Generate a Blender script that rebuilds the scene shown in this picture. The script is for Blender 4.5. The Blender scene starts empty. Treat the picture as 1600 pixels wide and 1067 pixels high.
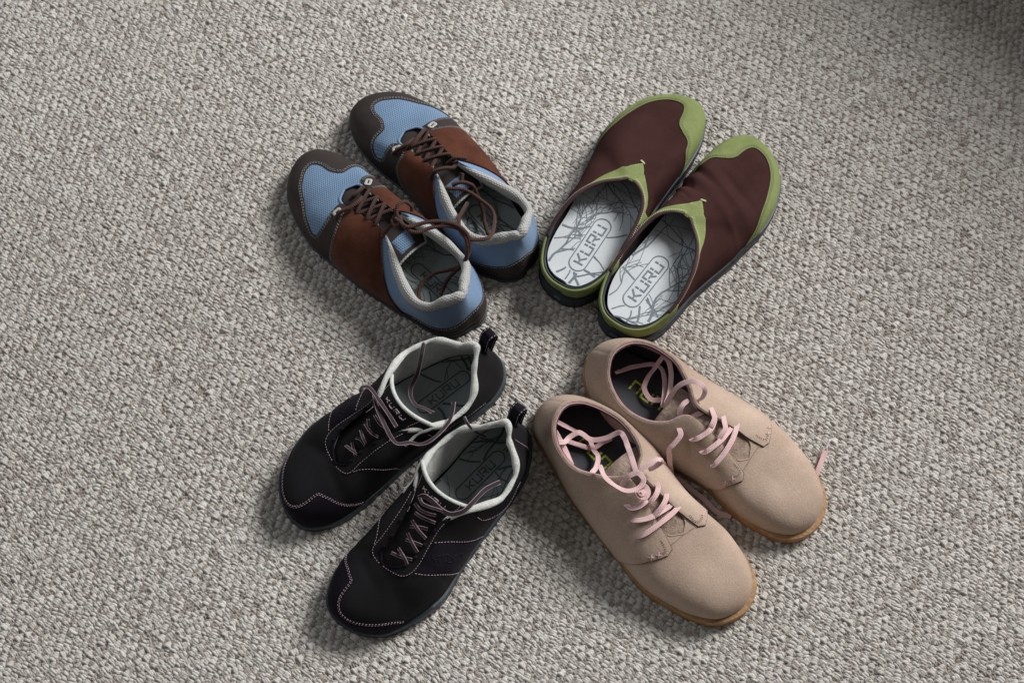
import bpy, bmesh, math, random
import numpy as np
from mathutils import Vector, Matrix
from mathutils.geometry import delaunay_2d_cdt

# ------------------------------------------------------------------ camera, light, exposure
scene = bpy.context.scene
COL = scene.collection
TILT, CAM_H, FOC = math.radians(23), 1.364, 2400.0
cam_d = bpy.data.cameras.new('camera'); cam = bpy.data.objects.new('camera', cam_d); COL.objects.link(cam)
cam.location = (0, -CAM_H*math.tan(TILT), CAM_H); cam.rotation_euler = (TILT, 0, 0)
cam_d.sensor_width = 36; cam_d.lens = FOC/1600*36; cam_d.clip_end = 60; cam_d.clip_start = .05
scene.camera = cam
scene.render.resolution_x, scene.render.resolution_y = 1024, 682

world = bpy.data.worlds.new('World'); scene.world = world; world.use_nodes = True
world.node_tree.nodes['Background'].inputs[0].default_value = (1.0, .95, .89, 1)
world.node_tree.nodes['Background'].inputs[1].default_value = .13

def area_lamp(name, loc, aim, sx, sy, watts, col, spread=180):
    l = bpy.data.lights.new(name, 'AREA'); l.shape = 'RECTANGLE'; l.size = sx; l.size_y = sy
    l.energy = watts; l.color = col; l.spread = math.radians(spread)
    o = bpy.data.objects.new(name, l); COL.objects.link(o); o.location = loc
    o.rotation_euler = (Vector(aim)-Vector(loc)).to_track_quat('-Z', 'Y').to_euler()
    return o
area_lamp('window_light', (2.75, 2.2, 2.75), (-.75, -.45, 0), 1.6, 1.4, 99, (1.0, .985, .96), 110)
area_lamp('far_window_light', (-2.6, 1.0, 2.2), (-.4, 0, 0), 1.2, 1.2, 9, (.86, .93, 1.0), 140)
scene.view_settings.view_transform = 'Standard'; scene.view_settings.look = 'None'
scene.view_settings.gamma = 1; scene.view_settings.use_curve_mapping = False
scene.view_settings.exposure = 0.0

# ------------------------------------------------------------------ materials
def new_mat(name):
    m = bpy.data.materials.new(name); m.use_nodes = True
    return m, m.node_tree.nodes, m.node_tree.links
def ramp(nd, stops):
    r = nd.new('ShaderNodeValToRGB'); e = r.color_ramp.elements
    while len(e) < len(stops): e.new(.5)
    for k, (p, c) in enumerate(stops): e[k].position = p; e[k].color = (*c, 1)
    return r
def coords(nd, lk, kind='Object', scale=1.0):
    t = nd.new('ShaderNodeTexCoord'); mp = nd.new('ShaderNodeMapping')
    mp.inputs['Scale'].default_value = (scale,)*3 if not hasattr(scale, '__len__') else scale
    lk.new(t.outputs[kind], mp.inputs['Vector']); return mp.outputs['Vector']
def noise(nd, lk, vec, scale, detail=4, rough=.55):
    n = nd.new('ShaderNodeTexNoise'); n.inputs['Scale'].default_value = scale
    n.inputs['Detail'].default_value = detail; n.inputs['Roughness'].default_value = rough
    lk.new(vec, n.inputs['Vector']); return n.outputs['Fac']
def bump(nd, lk, h, strength, dist, prev=None):
    b = nd.new('ShaderNodeBump'); b.inputs['Strength'].default_value = strength; b.inputs['Distance'].default_value = dist
    lk.new(h, b.inputs['Height'])
    if prev: lk.new(prev, b.inputs['Normal'])
    return b.outputs['Normal']
def surface(name, c1, c2, rough=.8, coarse=60, fine=900, bump_fine=.35, bump_coarse=.2, sheen=0., spec=.3, c3=None, dist=.0006, wear=None):
    """noise-toned hide or cloth: two-scale colour mottling and two-scale relief"""
    m, nd, lk = new_mat(name); b = nd['Principled BSDF']; v = coords(nd, lk)
    n1 = noise(nd, lk, v, coarse, 5, .6); r = ramp(nd, [(.3, c1), (.7, c2)]); lk.new(n1, r.inputs[0]); col = r.outputs[0]
    n2 = noise(nd, lk, v, fine, 3, .7)
    mx = nd.new('ShaderNodeMixRGB'); mx.blend_type = 'OVERLAY'; mx.inputs[0].default_value = .35
    lk.new(col, mx.inputs[1]); g = ramp(nd, [(.25, (.25,)*3), (.75, (.75,)*3)]); lk.new(n2, g.inputs[0]); lk.new(g.outputs[0], mx.inputs[2]); col = mx.outputs[0]
    if c3:   # scattered rubbed patches
        n3 = noise(nd, lk, v, 22, 6, .65); r3 = ramp(nd, [(.55, (0, 0, 0)), (.72, (1, 1, 1))]); lk.new(n3, r3.inputs[0])
        m3 = nd.new('ShaderNodeMixRGB'); m3.inputs[2].default_value = (*c3, 1)
        ml = nd.new('ShaderNodeMath'); ml.operation = 'MULTIPLY'; ml.inputs[1].default_value = .6; lk.new(r3.outputs[0], ml.inputs[0]); lk.new(ml.outputs[0], m3.inputs[0])
        lk.new(col, m3.inputs[1]); col = m3.outputs[0]
    lk.new(col, b.inputs['Base Color'])
    b.inputs['Roughness'].default_value = rough; b.inputs['Specular IOR Level'].default_value = spec
    b.inputs['Sheen Weight'].default_value = sheen; b.inputs['Sheen Roughness'].default_value = .45
    nn = bump(nd, lk, n1, bump_coarse, dist*2); nn = bump(nd, lk, n2, bump_fine, dist, nn); lk.new(nn, b.inputs['Normal'])
    return m
def weave(name, c_hi, c_lo, su, sv, rough=.85, kind='mesh', strength=.8, dist=.0005, space='UV'):
    """UV (metres) woven cloth: rows of small loops with holes between them"""
    m, nd, lk = new_mat(name); b = nd['Principled BSDF']
    if space == 'UV': v = coords(nd, lk, 'UV', (1/su, 1/sv, 1))
    else:
        tc = nd.new('ShaderNodeTexCoord'); mp0 = nd.new('ShaderNodeMapping'); mp0.inputs['Rotation'].default_value = (0, 0, math.radians(45)); lk.new(tc.outputs['Object'], mp0.inputs['Vector'])
        mp1 = nd.new('ShaderNodeMapping'); mp1.inputs['Scale'].default_value = (1/su, 1/sv, 1); lk.new(mp0.outputs[0], mp1.inputs['Vector']); v = mp1.outputs[0]
    sp = nd.new('ShaderNodeSeparateXYZ'); lk.new(v, sp.inputs[0])
    def mth(op, a, bb=None):
        k = nd.new('ShaderNodeMath'); k.operation = op
        for i, q in enumerate((a, bb)):
            if q is None: continue
            if isinstance(q, (int, float)): k.inputs[i].default_value = q
            else: lk.new(q, k.inputs[i])
        return k.outputs[0]
    row = mth('FLOOR', sp.outputs[1]); sh = mth('MULTIPLY', mth('MODULO', row, 2.0), .5)
    x = mth('FRACT', mth('ADD', sp.outputs[0], sh)); y = mth('FRACT', sp.outputs[1])
    hx = mth('SINE', mth('MULTIPLY', x, math.pi)); hy = mth('SINE', mth('MULTIPLY', y, math.pi))
    h = mth('MULTIPLY', hx, hy) if kind != 'hole' else mth('SUBTRACT', 1.0, mth('MULTIPLY', hx, hy))
    r = ramp(nd, [(.08, c_lo), (.42, c_hi)]) if kind != 'hole' else ramp(nd, [(.22, c_lo), (.5, c_hi)])
    lk.new(h, r.inputs[0])
    vo = coords(nd, lk); n1 = noise(nd, lk, vo, 40, 5, .6); g = ramp(nd, [(.3, (.42,)*3), (.7, (.6,)*3)]); lk.new(n1, g.inputs[0])
    mx = nd.new('ShaderNodeMixRGB'); mx.blend_type = 'OVERLAY'; mx.inputs[0].default_value = .5; lk.new(r.outputs[0], mx.inputs[1]); lk.new(g.outputs[0], mx.inputs[2])
    lk.new(mx.outputs[0], b.inputs['Base Color']); b.inputs['Roughness'].default_value = rough; b.inputs['Specular IOR Level'].default_value = .2
    b.inputs['Sheen Weight'].default_value = .15
    lk.new(bump(nd, lk, h, strength, dist), b.inputs['Normal'])
    return m

M = {}
M['toe_nubuck'] = surface('dark_brown_nubuck', (.036,.029,.028), (.048,.039,.037), .66, 30, 1500, .3, .2, .0, .15)
M['suede_brown'] = surface('brown_suede', (.058,.019,.011), (.110,.037,.021), .95, 45, 800, .6, .35, .08, .15, (.15,.062,.038))
M['blue_mesh'] = weave('blue_air_mesh', (.185,.295,.455), (.06,.10,.175), .0024, .0019, .7, 'hole', .7, .0004, 'Object')
M['blue_cloth'] = weave('blue_woven_cloth', (.20,.31,.48), (.12,.19,.32), .0020, .0014, .75, 'mesh', .5, .0003)
M['white_knit'] = weave('pale_grey_knit', (.47,.47,.46), (.31,.32,.32), .0032, .0022, .8, 'mesh', .8, .0006)
M['black_lining'] = surface('dark_lining', (.012,.012,.014), (.022,.021,.023), .9, 60, 1200, .3, .2)
M['insole_white'] = surface('pale_insole', (.56,.60,.64), (.63,.67,.71), .6, 25, 1400, .12, .08, 0, .35)
M['insole_grey'] = surface('pale_grey_insole', (.21,.245,.255), (.26,.30,.31), .75, 25, 1400, .12, .08, 0, .3)
M['insole_dark'] = surface('charcoal_insole', (.020,.021,.030), (.032,.034,.046), .6, 25, 1400, .15, .08, .1, .4)
M['print_grey'] = surface('grey_print', (.15,.18,.21), (.20,.23,.26), .6, 90, 1400, .05, .05)
M['print_dark'] = surface('dark_grey_print', (.05,.06,.065), (.07,.08,.09), .6, 90, 1400, .05, .05)
M['print_green'] = surface('lime_print', (.40,.50,.05), (.48,.58,.07), .5, 90, 1400, .05, .05)
M['rubber_navy'] = surface('navy_rubber', (.012,.018,.030), (.020,.028,.044), .5, 40, 900, .15, .1, 0, .45)
M['rubber_black'] = surface('black_rubber', (.012,.013,.014), (.022,.022,.022), .55, 40, 900, .2, .1, 0, .4)
M['rubber_teal'] = surface('dark_teal_rubber', (.018,.032,.040), (.028,.046,.056), .5, 40, 900, .15, .1, 0, .5)
M['rubber_gum'] = surface('gum_crepe_rubber', (.28,.145,.055), (.42,.245,.105), .5, 120, 500, .7, .4, 0, .5, (.50,.30,.13), .0011)
M['teal_web'] = surface('pale_teal_webbing', (.15,.24,.23), (.24,.33,.32), .8, 300, 1500)
M['thread_pale'] = surface('pale_thread', (.25,.245,.26), (.38,.365,.38), .8, 400, 1500, .2, .1)
M['thread_pink'] = surface('dusty_pink_thread', (.36,.28,.32), (.50,.40,.44), .8, 400, 1500, .2, .1)
M['thread_cream'] = surface('cream_thread', (.60,.56,.36), (.74,.70,.50), .8, 400, 1500, .2, .1)
M['thread_olive'] = surface('olive_thread', (.075,.10,.03), (.11,.14,.05), .8, 400, 1500, .2, .1)
M['thread_tan'] = surface('tan_thread', (.24,.17,.13), (.34,.25,.20), .8, 400, 1500, .2, .1)
M['plastic_white'] = surface('pale_grey_plastic', (.40,.40,.385), (.50,.50,.48), .4, 60, 900, .05, .05, 0, .5)
M['clog_brown'] = surface('maroon_brown_fabric', (.040,.0175,.0165), (.055,.0255,.0245), .9, 25, 1800, .35, .15, 0, .04)
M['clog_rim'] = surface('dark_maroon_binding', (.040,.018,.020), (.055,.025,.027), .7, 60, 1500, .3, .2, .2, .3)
M['green_suede'] = surface('green_suede', (.170,.210,.082), (.240,.280,.120), .95, 30, 900, .5, .3, 0, .04, (.28,.32,.15))
M['black_nubuck'] = surface('black_nubuck', (.0090,.0085,.0100), (.0145,.0135,.0160), .66, 30, 1500, .25, .2, .0, .12)
M['black_suede'] = surface('black_violet_suede', (.0080,.0065,.0110), (.0150,.0120,.0190), .9, 30, 900, .45, .25, .02, .06)
M['fleece'] = surface('off_white_fleece', (.56,.57,.55), (.70,.71,.68), .98, 120, 700, .9, .5, .4, .1, None, .0012)
M['tan_suede'] = surface('tan_suede', (.355,.262,.208), (.495,.378,.305), .95, 15, 700, .6, .4, .08, .06, (.56,.44,.37), .0006)
M['tan_suede_rough'] = surface('rough_tan_suede', (.25,.18,.14), (.42,.32,.26), .97, 160, 650, 1.0, .6, .35, .1, None, .0010)
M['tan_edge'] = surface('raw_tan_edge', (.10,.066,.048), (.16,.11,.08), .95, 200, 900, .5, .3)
M['pink_lining'] = weave('pink_woven_lining', (.62,.38,.42), (.38,.21,.25), .0018, .0018, .85, 'mesh', .7, .0004)
M['pink_lace'] = weave('pink_cotton_lace', (.80,.56,.56), (.62,.41,.41), .0016, .0012, .85, 'mesh', .7, .0003)
M['brown_lace'] = weave('brown_cord', (.085,.036,.025), (.020,.009,.007), .0018, .02, .7, 'mesh', 1.0, .0006)
M['black_lace'] = weave('dark_plum_lace', (.040,.027,.034), (.012,.008,.011), .0016, .0012, .7, 'mesh', .8, .0004)
M['pink_edge'] = surface('pink_lace_edge', (.30,.21,.25), (.42,.31,.35), .7, 300, 1500)
M['dark_metal'] = surface('dark_aglet', (.05,.05,.055), (.08,.08,.085), .25, 60, 900, .02, .02, 0, .6)
M['clear_tip'] = surface('clear_lace_tip', (.62,.56,.57), (.72,.66,.67), .15, 60, 900, .02, .02, 0, .8)

# ------------------------------------------------------------------ mesh helpers
def link(name, me, mat, parent=None, smooth=True, angle=40, **props):
    o = bpy.data.objects.new(name, me); COL.objects.link(o)
    if mat: me.materials.append(mat)
    if smooth:
        me.polygons.foreach_set('use_smooth', [True]*len(me.polygons))
        if angle: me.set_sharp_from_angle(angle=math.radians(angle))
    if parent: o.parent = parent
    for k, v in props.items(): o[k] = v
    return o
def pydata(name, V, F, uv=None):
    me = bpy.data.meshes.new(name); me.from_pydata([tuple(v) for v in V], [], F); me.update()
    if uv is not None:
        l = me.uv_layers.new(name='uv'); vi = np.empty(len(me.loops), int); me.loops.foreach_get('vertex_index', vi)
        l.data.foreach_set('uv', np.asarray(uv, float)[vi].ravel())
    return me
def catmull(P, step=None, n=None, closed=False):
    P = np.asarray(P, float)
    if len(P) < 3 and not closed:
        k = n or max(2, int(np.linalg.norm(P[-1]-P[0])/(step or 1))+1); t = np.linspace(0, 1, k)[:, None]; return P[0]*(1-t)+P[-1]*t
    A = np.concatenate([P[-1:], P, P[:2]]) if closed else np.concatenate([2*P[:1]-P[1:2], P, 2*P[-1:]-P[-2:-1]])
    out = []
    m = len(P) if closed else len(P)-1
    for i in range(m):
        a, b, c, d = A[i:i+4]; L = np.linalg.norm(c-b); k = max(1, int(math.ceil(L/step))) if step else n
        t = (np.arange(k)/k)[:, None]
        out.append(.5*((2*b)+(-a+c)*t+(2*a-5*b+4*c-d)*t*t+(-a+3*b-3*c+d)*t**3))
    if not closed: out.append(P[-1:])
    return np.concatenate(out)
def resample(P, step):
    d = np.concatenate([[0], np.cumsum(np.linalg.norm(np.diff(P, axis=0), axis=1))]); n = max(2, int(d[-1]/step)+1)
    t = np.linspace(0, d[-1], n); return np.stack([np.interp(t, d, P[:, k]) for k in range(P.shape[1])], 1), t
# ---------------------------------------------------------------- shoe shapes
# Every design is given once, in centimetres, in the frame of one shoe:
# x from heel to toe, y towards the inner side of the foot, z up.
# 28 stations run round the shoe: 0 heel, 1..13 outer side, 14 toe, 15..27 inner side.
# B = lower edge of the upper, T = upper edge (collar, eyestay edge, ridge of the vamp).
N = 28
OUTL = [(0,0),(.3,-1.4),(1.3,-2.6),(3,-3.4),(5.2,-3.8),(7.8,-4.15),(10.6,-4.5),(13.2,-4.9),(15.4,-5.15),(17.4,-5.25),
        (19.4,-5.05),(21.5,-4.45),(23.7,-3.4),(25.4,-1.8),(26.2,.3),(25.8,2.2),(24.5,3.4),(22.6,4.1),(20.5,4.4),(18.4,4.4),
        (16.2,4.1),(13.8,3.7),(11,3.4),(8,3.3),(5.4,3.3),(3.1,3.0),(1.3,2.3),(.3,1.2)]

def outline(L=26.2, wl=1.0, wm=1.0, edit={}):
    o = [(x*L/26.2, y*(wl if y < 0 else wm)) for x, y in OUTL]
    for k, v in edit.items(): o[k] = v
    return np.array(o)

class Upper:
    """Surface S(phi, s): phi in [0,1) runs round the shoe, s from 0 (lower edge) to 1 (upper edge)."""
    def __init__(u, out, zb, T, kb, bo, lt, al, slope):
        u.B = np.column_stack([out, zb]); u.T = np.array(T, float)
        u.P = np.column_stack([kb, bo, lt, al, slope]).astype(float)
    @staticmethod
    def spl(A, phi):
        n = len(A); t = (np.asarray(phi) % 1.0)*n; i = np.floor(t).astype(int) % n; f = (t-np.floor(t))[..., None]
        a, b, c, d = A[(i-1) % n], A[i], A[(i+1) % n], A[(i+2) % n]
        return .5*((2*b)+(-a+c)*f+(2*a-5*b+4*c-d)*f*f+(-a+3*b-3*c+d)*f**3)
    def ctrl(u, phi):
        B = u.spl(u.B, phi); T = u.spl(u.T, phi); P = u.spl(u.P, phi)
        kk = (np.asarray(phi, float) % 1.0)*28; fold = np.minimum(kk, 28-kk)          # both sides share one straight-sectioned ridge
        f0 = getattr(u, 'fold0', 11); Tr = np.stack([np.interp(fold, np.arange(f0, 15), u.T[f0:15, j]) for j in range(3)], -1)
        T = np.where((fold >= f0)[..., None], Tr, T)
        Bn = u.spl(u.B, np.asarray(phi)+.002)-u.spl(u.B, np.asarray(phi)-.002)
        # outline runs heel -> outer -> toe -> inner: outward normal
        nn = np.stack([Bn[..., 1], -Bn[..., 0]], -1); nn = nn/np.maximum(np.linalg.norm(nn, axis=-1, keepdims=True), 1e-9)
        c = np.array([11., 0.]); 
        sg = np.sign(np.sum(nn*(B[..., :2]-c), -1, keepdims=True)); nn = nn*sg
        d = B[..., :2]-T[..., :2]; dl = np.linalg.norm(d, axis=-1, keepdims=True)
        w = np.clip((dl-.5)/2, 0, 1); n2 = nn*(1-w)+d/np.maximum(dl, 1e-6)*w; n2 = n2/np.maximum(np.linalg.norm(n2, axis=-1, keepdims=True), 1e-9)
        kb, bo, lt, al, sl = [P[..., k:k+1] for k in range(5)]
        h = T[..., 2:3]-B[..., 2:3]; al = np.radians(al)
        full = np.sqrt(dl**2+h**2)
        P1 = np.concatenate([B[..., :2]+nn*bo, B[..., 2:3]+h*kb], -1)
        l = lt*full
        P2 = np.concatenate([T[..., :2]+n2*l*np.cos(al), T[..., 2:3]-l*np.sin(al)+sl*n2[..., :1]*l*np.cos(al)], -1)
        return B, P1, P2, T
    def S(u, phi, s):
        phi = np.asarray(phi, float); s = np.asarray(s, float)[..., None]
        a, b, c, d = u.ctrl(phi); r = 1-s
        return r**3*a+3*r*r*s*b+3*r*s*s*c+s**3*d
    def Nrm(u, phi, s):
        e = 1e-3; phi = np.asarray(phi, float); s = np.clip(np.asarray(s, float), .002, .985)
        a = u.S(phi+e, s)-u.S(phi-e, s); b = u.S(phi, s+e)-u.S(phi, s-e)
        n = np.cross(a, b); n = n/np.maximum(np.linalg.norm(n, axis=-1, keepdims=True), 1e-9)
        p = u.S(phi, s); c = np.stack([np.clip(p[..., 0], 3, 22), p[..., 0]*0, p[..., 0]*0+1.0], -1)
        sg = np.sign(np.sum(n*(p-c), -1, keepdims=True)); return n*sg
    def Q(u, phi, s, off=0.):
        p = u.S(phi, s)
        return p+u.Nrm(phi, s)*off
# Upper class tweak for the baked tables
def _init(u, rows):
    A = np.array(rows, float); u.B = A[:, 0:3]; u.T = A[:, 3:6]; u.P = A[:, 6:11]
Upper.__init__ = _init
DES = {}
DES['blue'] = Upper([
 (0.85,0,1, 1.65,0.1,6.6, 0.45,0.35,0.3,80,0),
 (1.02,-1.04,1, 1.9,-0.8,6.6, 0.46,0.325,0.317,78.75,0),
 (1.63,-2.16,1, 2.57,-1.74,6.2, 0.47,0.3,0.333,77.5,0),
 (3.14,-2.97,1, 3.54,-2.99,5.35, 0.48,0.275,0.35,76.25,0),
 (5.27,-3.45,1, 5.54,-3.4,4.9, 0.49,0.25,0.367,75,0),
 (7.85,-4,1, 8.2,-2.5,5.25, 0.5,0.22,0.383,51.5,0),
 (10.63,-4.55,1, 11.73,-0.75,6.5, 0.525,0.19,0.4,28,0),
 (13.26,-4.8,1, 13.41,-0.7,6.3, 0.55,0.16,0.413,21,0),
 (15.48,-4.85,1, 15.2,-0.9,5.9, 0.575,0.13,0.425,14,0),
 (17.46,-5,1, 17,-1,5.3, 0.6,0.1,0.438,7,-0.125),
 (19.42,-4.76,1, 18.1,-0.75,4.9, 0.63,0.13,0.45,0,-0.25),
 (21.47,-4.17,1, 18.75,0.35,4.73, 0.66,0.16,0.458,0,-0.25),
 (23.62,-3.15,1, 20.2,0.35,4.368, 0.69,0.19,0.465,0,-0.25),
 (25.08,-1.52,1, 21,0.35,4.168, 0.72,0.22,0.472,0,-0.25),
 (25.75,0.35,1, 21.3,0.35,4.093, 0.75,0.25,0.48,0,-0.25),
 (25.46,1.96,1, 21,0.35,4.168, 0.72,0.22,0.472,0,-0.25),
 (24.34,2.97,1, 20.2,0.35,4.368, 0.69,0.19,0.465,0,-0.25),
 (22.57,3.61,1, 18.75,0.35,4.73, 0.66,0.16,0.458,0,-0.25),
 (20.54,3.85,1, 18.1,1.55,4.9, 0.63,0.13,0.45,0,-0.25),
 (18.51,3.8,1, 17,1.7,5.3, 0.6,0.1,0.438,7,-0.125),
 (16.35,3.51,1, 15.2,1.6,5.9, 0.575,0.13,0.425,14,0),
 (13.89,3.4,1, 13.39,1.55,6.4, 0.55,0.16,0.413,21,0),
 (11.02,3.75,1, 12,1.8,6.75, 0.525,0.19,0.4,28,0),
 (8.02,4.15,1, 9.4,2.95,5.7, 0.5,0.22,0.383,51.5,0),
 (5.37,4.15,1, 6.58,3.45,5.05, 0.49,0.25,0.367,75,0),
 (3.03,3.34,1, 4.18,3,5.4, 0.48,0.275,0.35,76.25,0),
 (1.3,2.3,1, 2.85,1.55,6, 0.47,0.3,0.333,77.5,0),
 (0.61,1.03,1, 2.15,0.73,6.5, 0.46,0.325,0.317,78.75,0)])
DES['clog'] = Upper([
 (0.95,0,1.6, 0.45,0.1,3.9, 0.45,0.1,0.3,80,0),
 (1.07,-1.15,1.6, 0.67,-1.28,3.9, 0.46,0.1,0.317,77.5,0),
 (1.72,-2.3,1.6, 1.54,-2.5,3.9, 0.47,0.1,0.333,75,0),
 (3.19,-3.2,1.6, 3.01,-3.29,4.1, 0.48,0.1,0.35,72.5,0),
 (5.35,-3.56,1.6, 4.93,-3.74,4.7, 0.49,0.1,0.367,70,0),
 (8,-3.69,1.6, 7.15,-3.55,5.5, 0.5,0.1,0.383,58.333,0),
 (10.82,-4.17,1.6, 9.16,-3,6, 0.525,0.1,0.4,46.667,0),
 (13.44,-4.7,1.6, 11.19,-1.8,6, 0.55,0.1,0.413,35,0),
 (15.63,-4.91,1.6, 12.45,-0.35,5.84, 0.575,0.1,0.425,21.5,0),
 (17.59,-5.17,1.6, 12.9,0.22,5.86, 0.6,0.1,0.438,4,-0.2),
 (19.55,-5.11,1.6, 13,0.62,5.87, 0.63,0.13,0.45,0,-0.25),
 (21.67,-4.62,1.6, 15.4,0.5,5.25, 0.66,0.16,0.458,0,-0.25),
 (23.88,-3.55,1.6, 18,0.38,4.6, 0.69,0.19,0.465,0,-0.25),
 (25.44,-1.78,1.6, 19.8,0.3,4.15, 0.72,0.22,0.472,0,-0.25),
 (26.15,0.31,1.6, 20.4,0.28,4, 0.75,0.25,0.48,0,-0.25),
 (25.8,1.8,1.6, 19.8,0.3,4.15, 0.72,0.22,0.472,0,-0.25),
 (24.62,2.75,1.6, 18,0.38,4.6, 0.69,0.19,0.465,0,-0.25),
 (22.78,3.35,1.6, 15.4,0.5,5.25, 0.66,0.16,0.458,0,-0.25),
 (20.71,3.56,1.6, 13,0.62,5.87, 0.63,0.13,0.45,0,-0.25),
 (18.63,3.66,1.6, 12.92,1.02,5.92, 0.6,0.1,0.438,4,-0.2),
 (16.41,3.49,1.6, 12.4,1.95,6.02, 0.575,0.1,0.425,12,0),
 (13.96,3.33,1.6, 11.3,2.9,6.1, 0.55,0.1,0.413,23.5,0),
 (11.11,3.26,1.6, 9.81,3.3,5.8, 0.525,0.1,0.4,35,0),
 (8.09,3.27,1.6, 7.8,3.5,5.4, 0.5,0.1,0.383,48.333,0),
 (5.44,3.37,1.6, 5.2,3.6,4.7, 0.49,0.1,0.367,61.667,0),
 (3.09,2.9,1.6, 3.16,3.2,4.2, 0.48,0.1,0.35,75,0),
 (1.41,1.9,1.6, 1.6,2.47,4, 0.47,0.1,0.333,76.667,0),
 (0.85,0.73,1.6, 0.68,1.41,3.9, 0.46,0.1,0.317,78.333,0)])
DES['black'] = Upper([
 (0.35,0,1.2, 2.15,0.6,8.45, 0.45,0.35,0.3,85,0),
 (1.19,-0.97,1.2, 2.71,-0.21,8.25, 0.46,0.337,0.308,83.75,0),
 (2.01,-1.61,1.2, 3.34,-0.87,7.75, 0.47,0.325,0.317,82.5,0),
 (3.22,-2.31,1.2, 4.03,-2.3,7.2, 0.48,0.312,0.325,81.25,0),
 (5.12,-2.81,1.2, 5.54,-3.35,6.75, 0.49,0.3,0.333,80,0),
 (7.56,-3.26,1.2, 7.53,-3.6,6.8, 0.5,0.26,0.342,65,0),
 (10.24,-3.61,1.2, 10.36,-2.5,7.7, 0.525,0.22,0.35,50,0),
 (12.71,-4.06,1.2, 12.59,-1.35,7.2, 0.55,0.18,0.375,34,0),
 (14.75,-4.5,1.2, 14.6,-1.4,6.4, 0.575,0.14,0.4,18,0),
 (16.59,-4.85,1.2, 16.4,-1.5,5.6, 0.6,0.1,0.425,9,-0.125),
 (18.44,-4.71,1.2, 17.8,-1,5, 0.63,0.13,0.45,0,-0.25),
 (20.4,-4.17,1.2, 18.6,0.35,4.7, 0.66,0.16,0.458,0,-0.25),
 (22.44,-3.16,1.2, 19.4,0.35,4.5, 0.69,0.19,0.465,0,-0.25),
 (23.73,-1.47,1.2, 20.1,0.35,4.325, 0.72,0.22,0.472,0,-0.25),
 (24.25,0.37,1.2, 20.4,0.35,4.25, 0.75,0.25,0.48,0,-0.25),
 (24,1.88,1.2, 20.1,0.35,4.325, 0.72,0.22,0.472,0,-0.25),
 (23.03,2.85,1.2, 19.4,0.35,4.5, 0.69,0.19,0.465,0,-0.25),
 (21.44,3.62,1.2, 18.6,0.35,4.7, 0.66,0.16,0.458,0,-0.25),
 (19.52,3.9,1.2, 17.8,1.2,5, 0.63,0.13,0.45,0,-0.25),
 (17.59,3.9,1.2, 16.6,1.2,5.6, 0.6,0.1,0.425,9,-0.125),
 (15.52,3.7,1.2, 14.6,1.6,6.4, 0.575,0.14,0.4,18,0),
 (13.21,3.4,1.2, 12.59,2.3,6.95, 0.55,0.18,0.375,34,0),
 (10.51,3.25,1.2, 10.98,3.25,7, 0.525,0.22,0.35,50,0),
 (7.63,3.25,1.2, 8.8,4.15,6.35, 0.5,0.26,0.342,65,0),
 (5.14,3.45,1.2, 6.78,4.25,6.1, 0.49,0.3,0.333,80,0),
 (2.88,3.29,1.2, 4.89,3.55,6.55, 0.48,0.312,0.325,81.25,0),
 (1.07,2.55,1.2, 3.75,2.23,7.35, 0.47,0.325,0.317,82.5,0),
 (0.15,1.27,1.2, 2.84,1.36,8.1, 0.46,0.337,0.308,83.75,0)])
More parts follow.
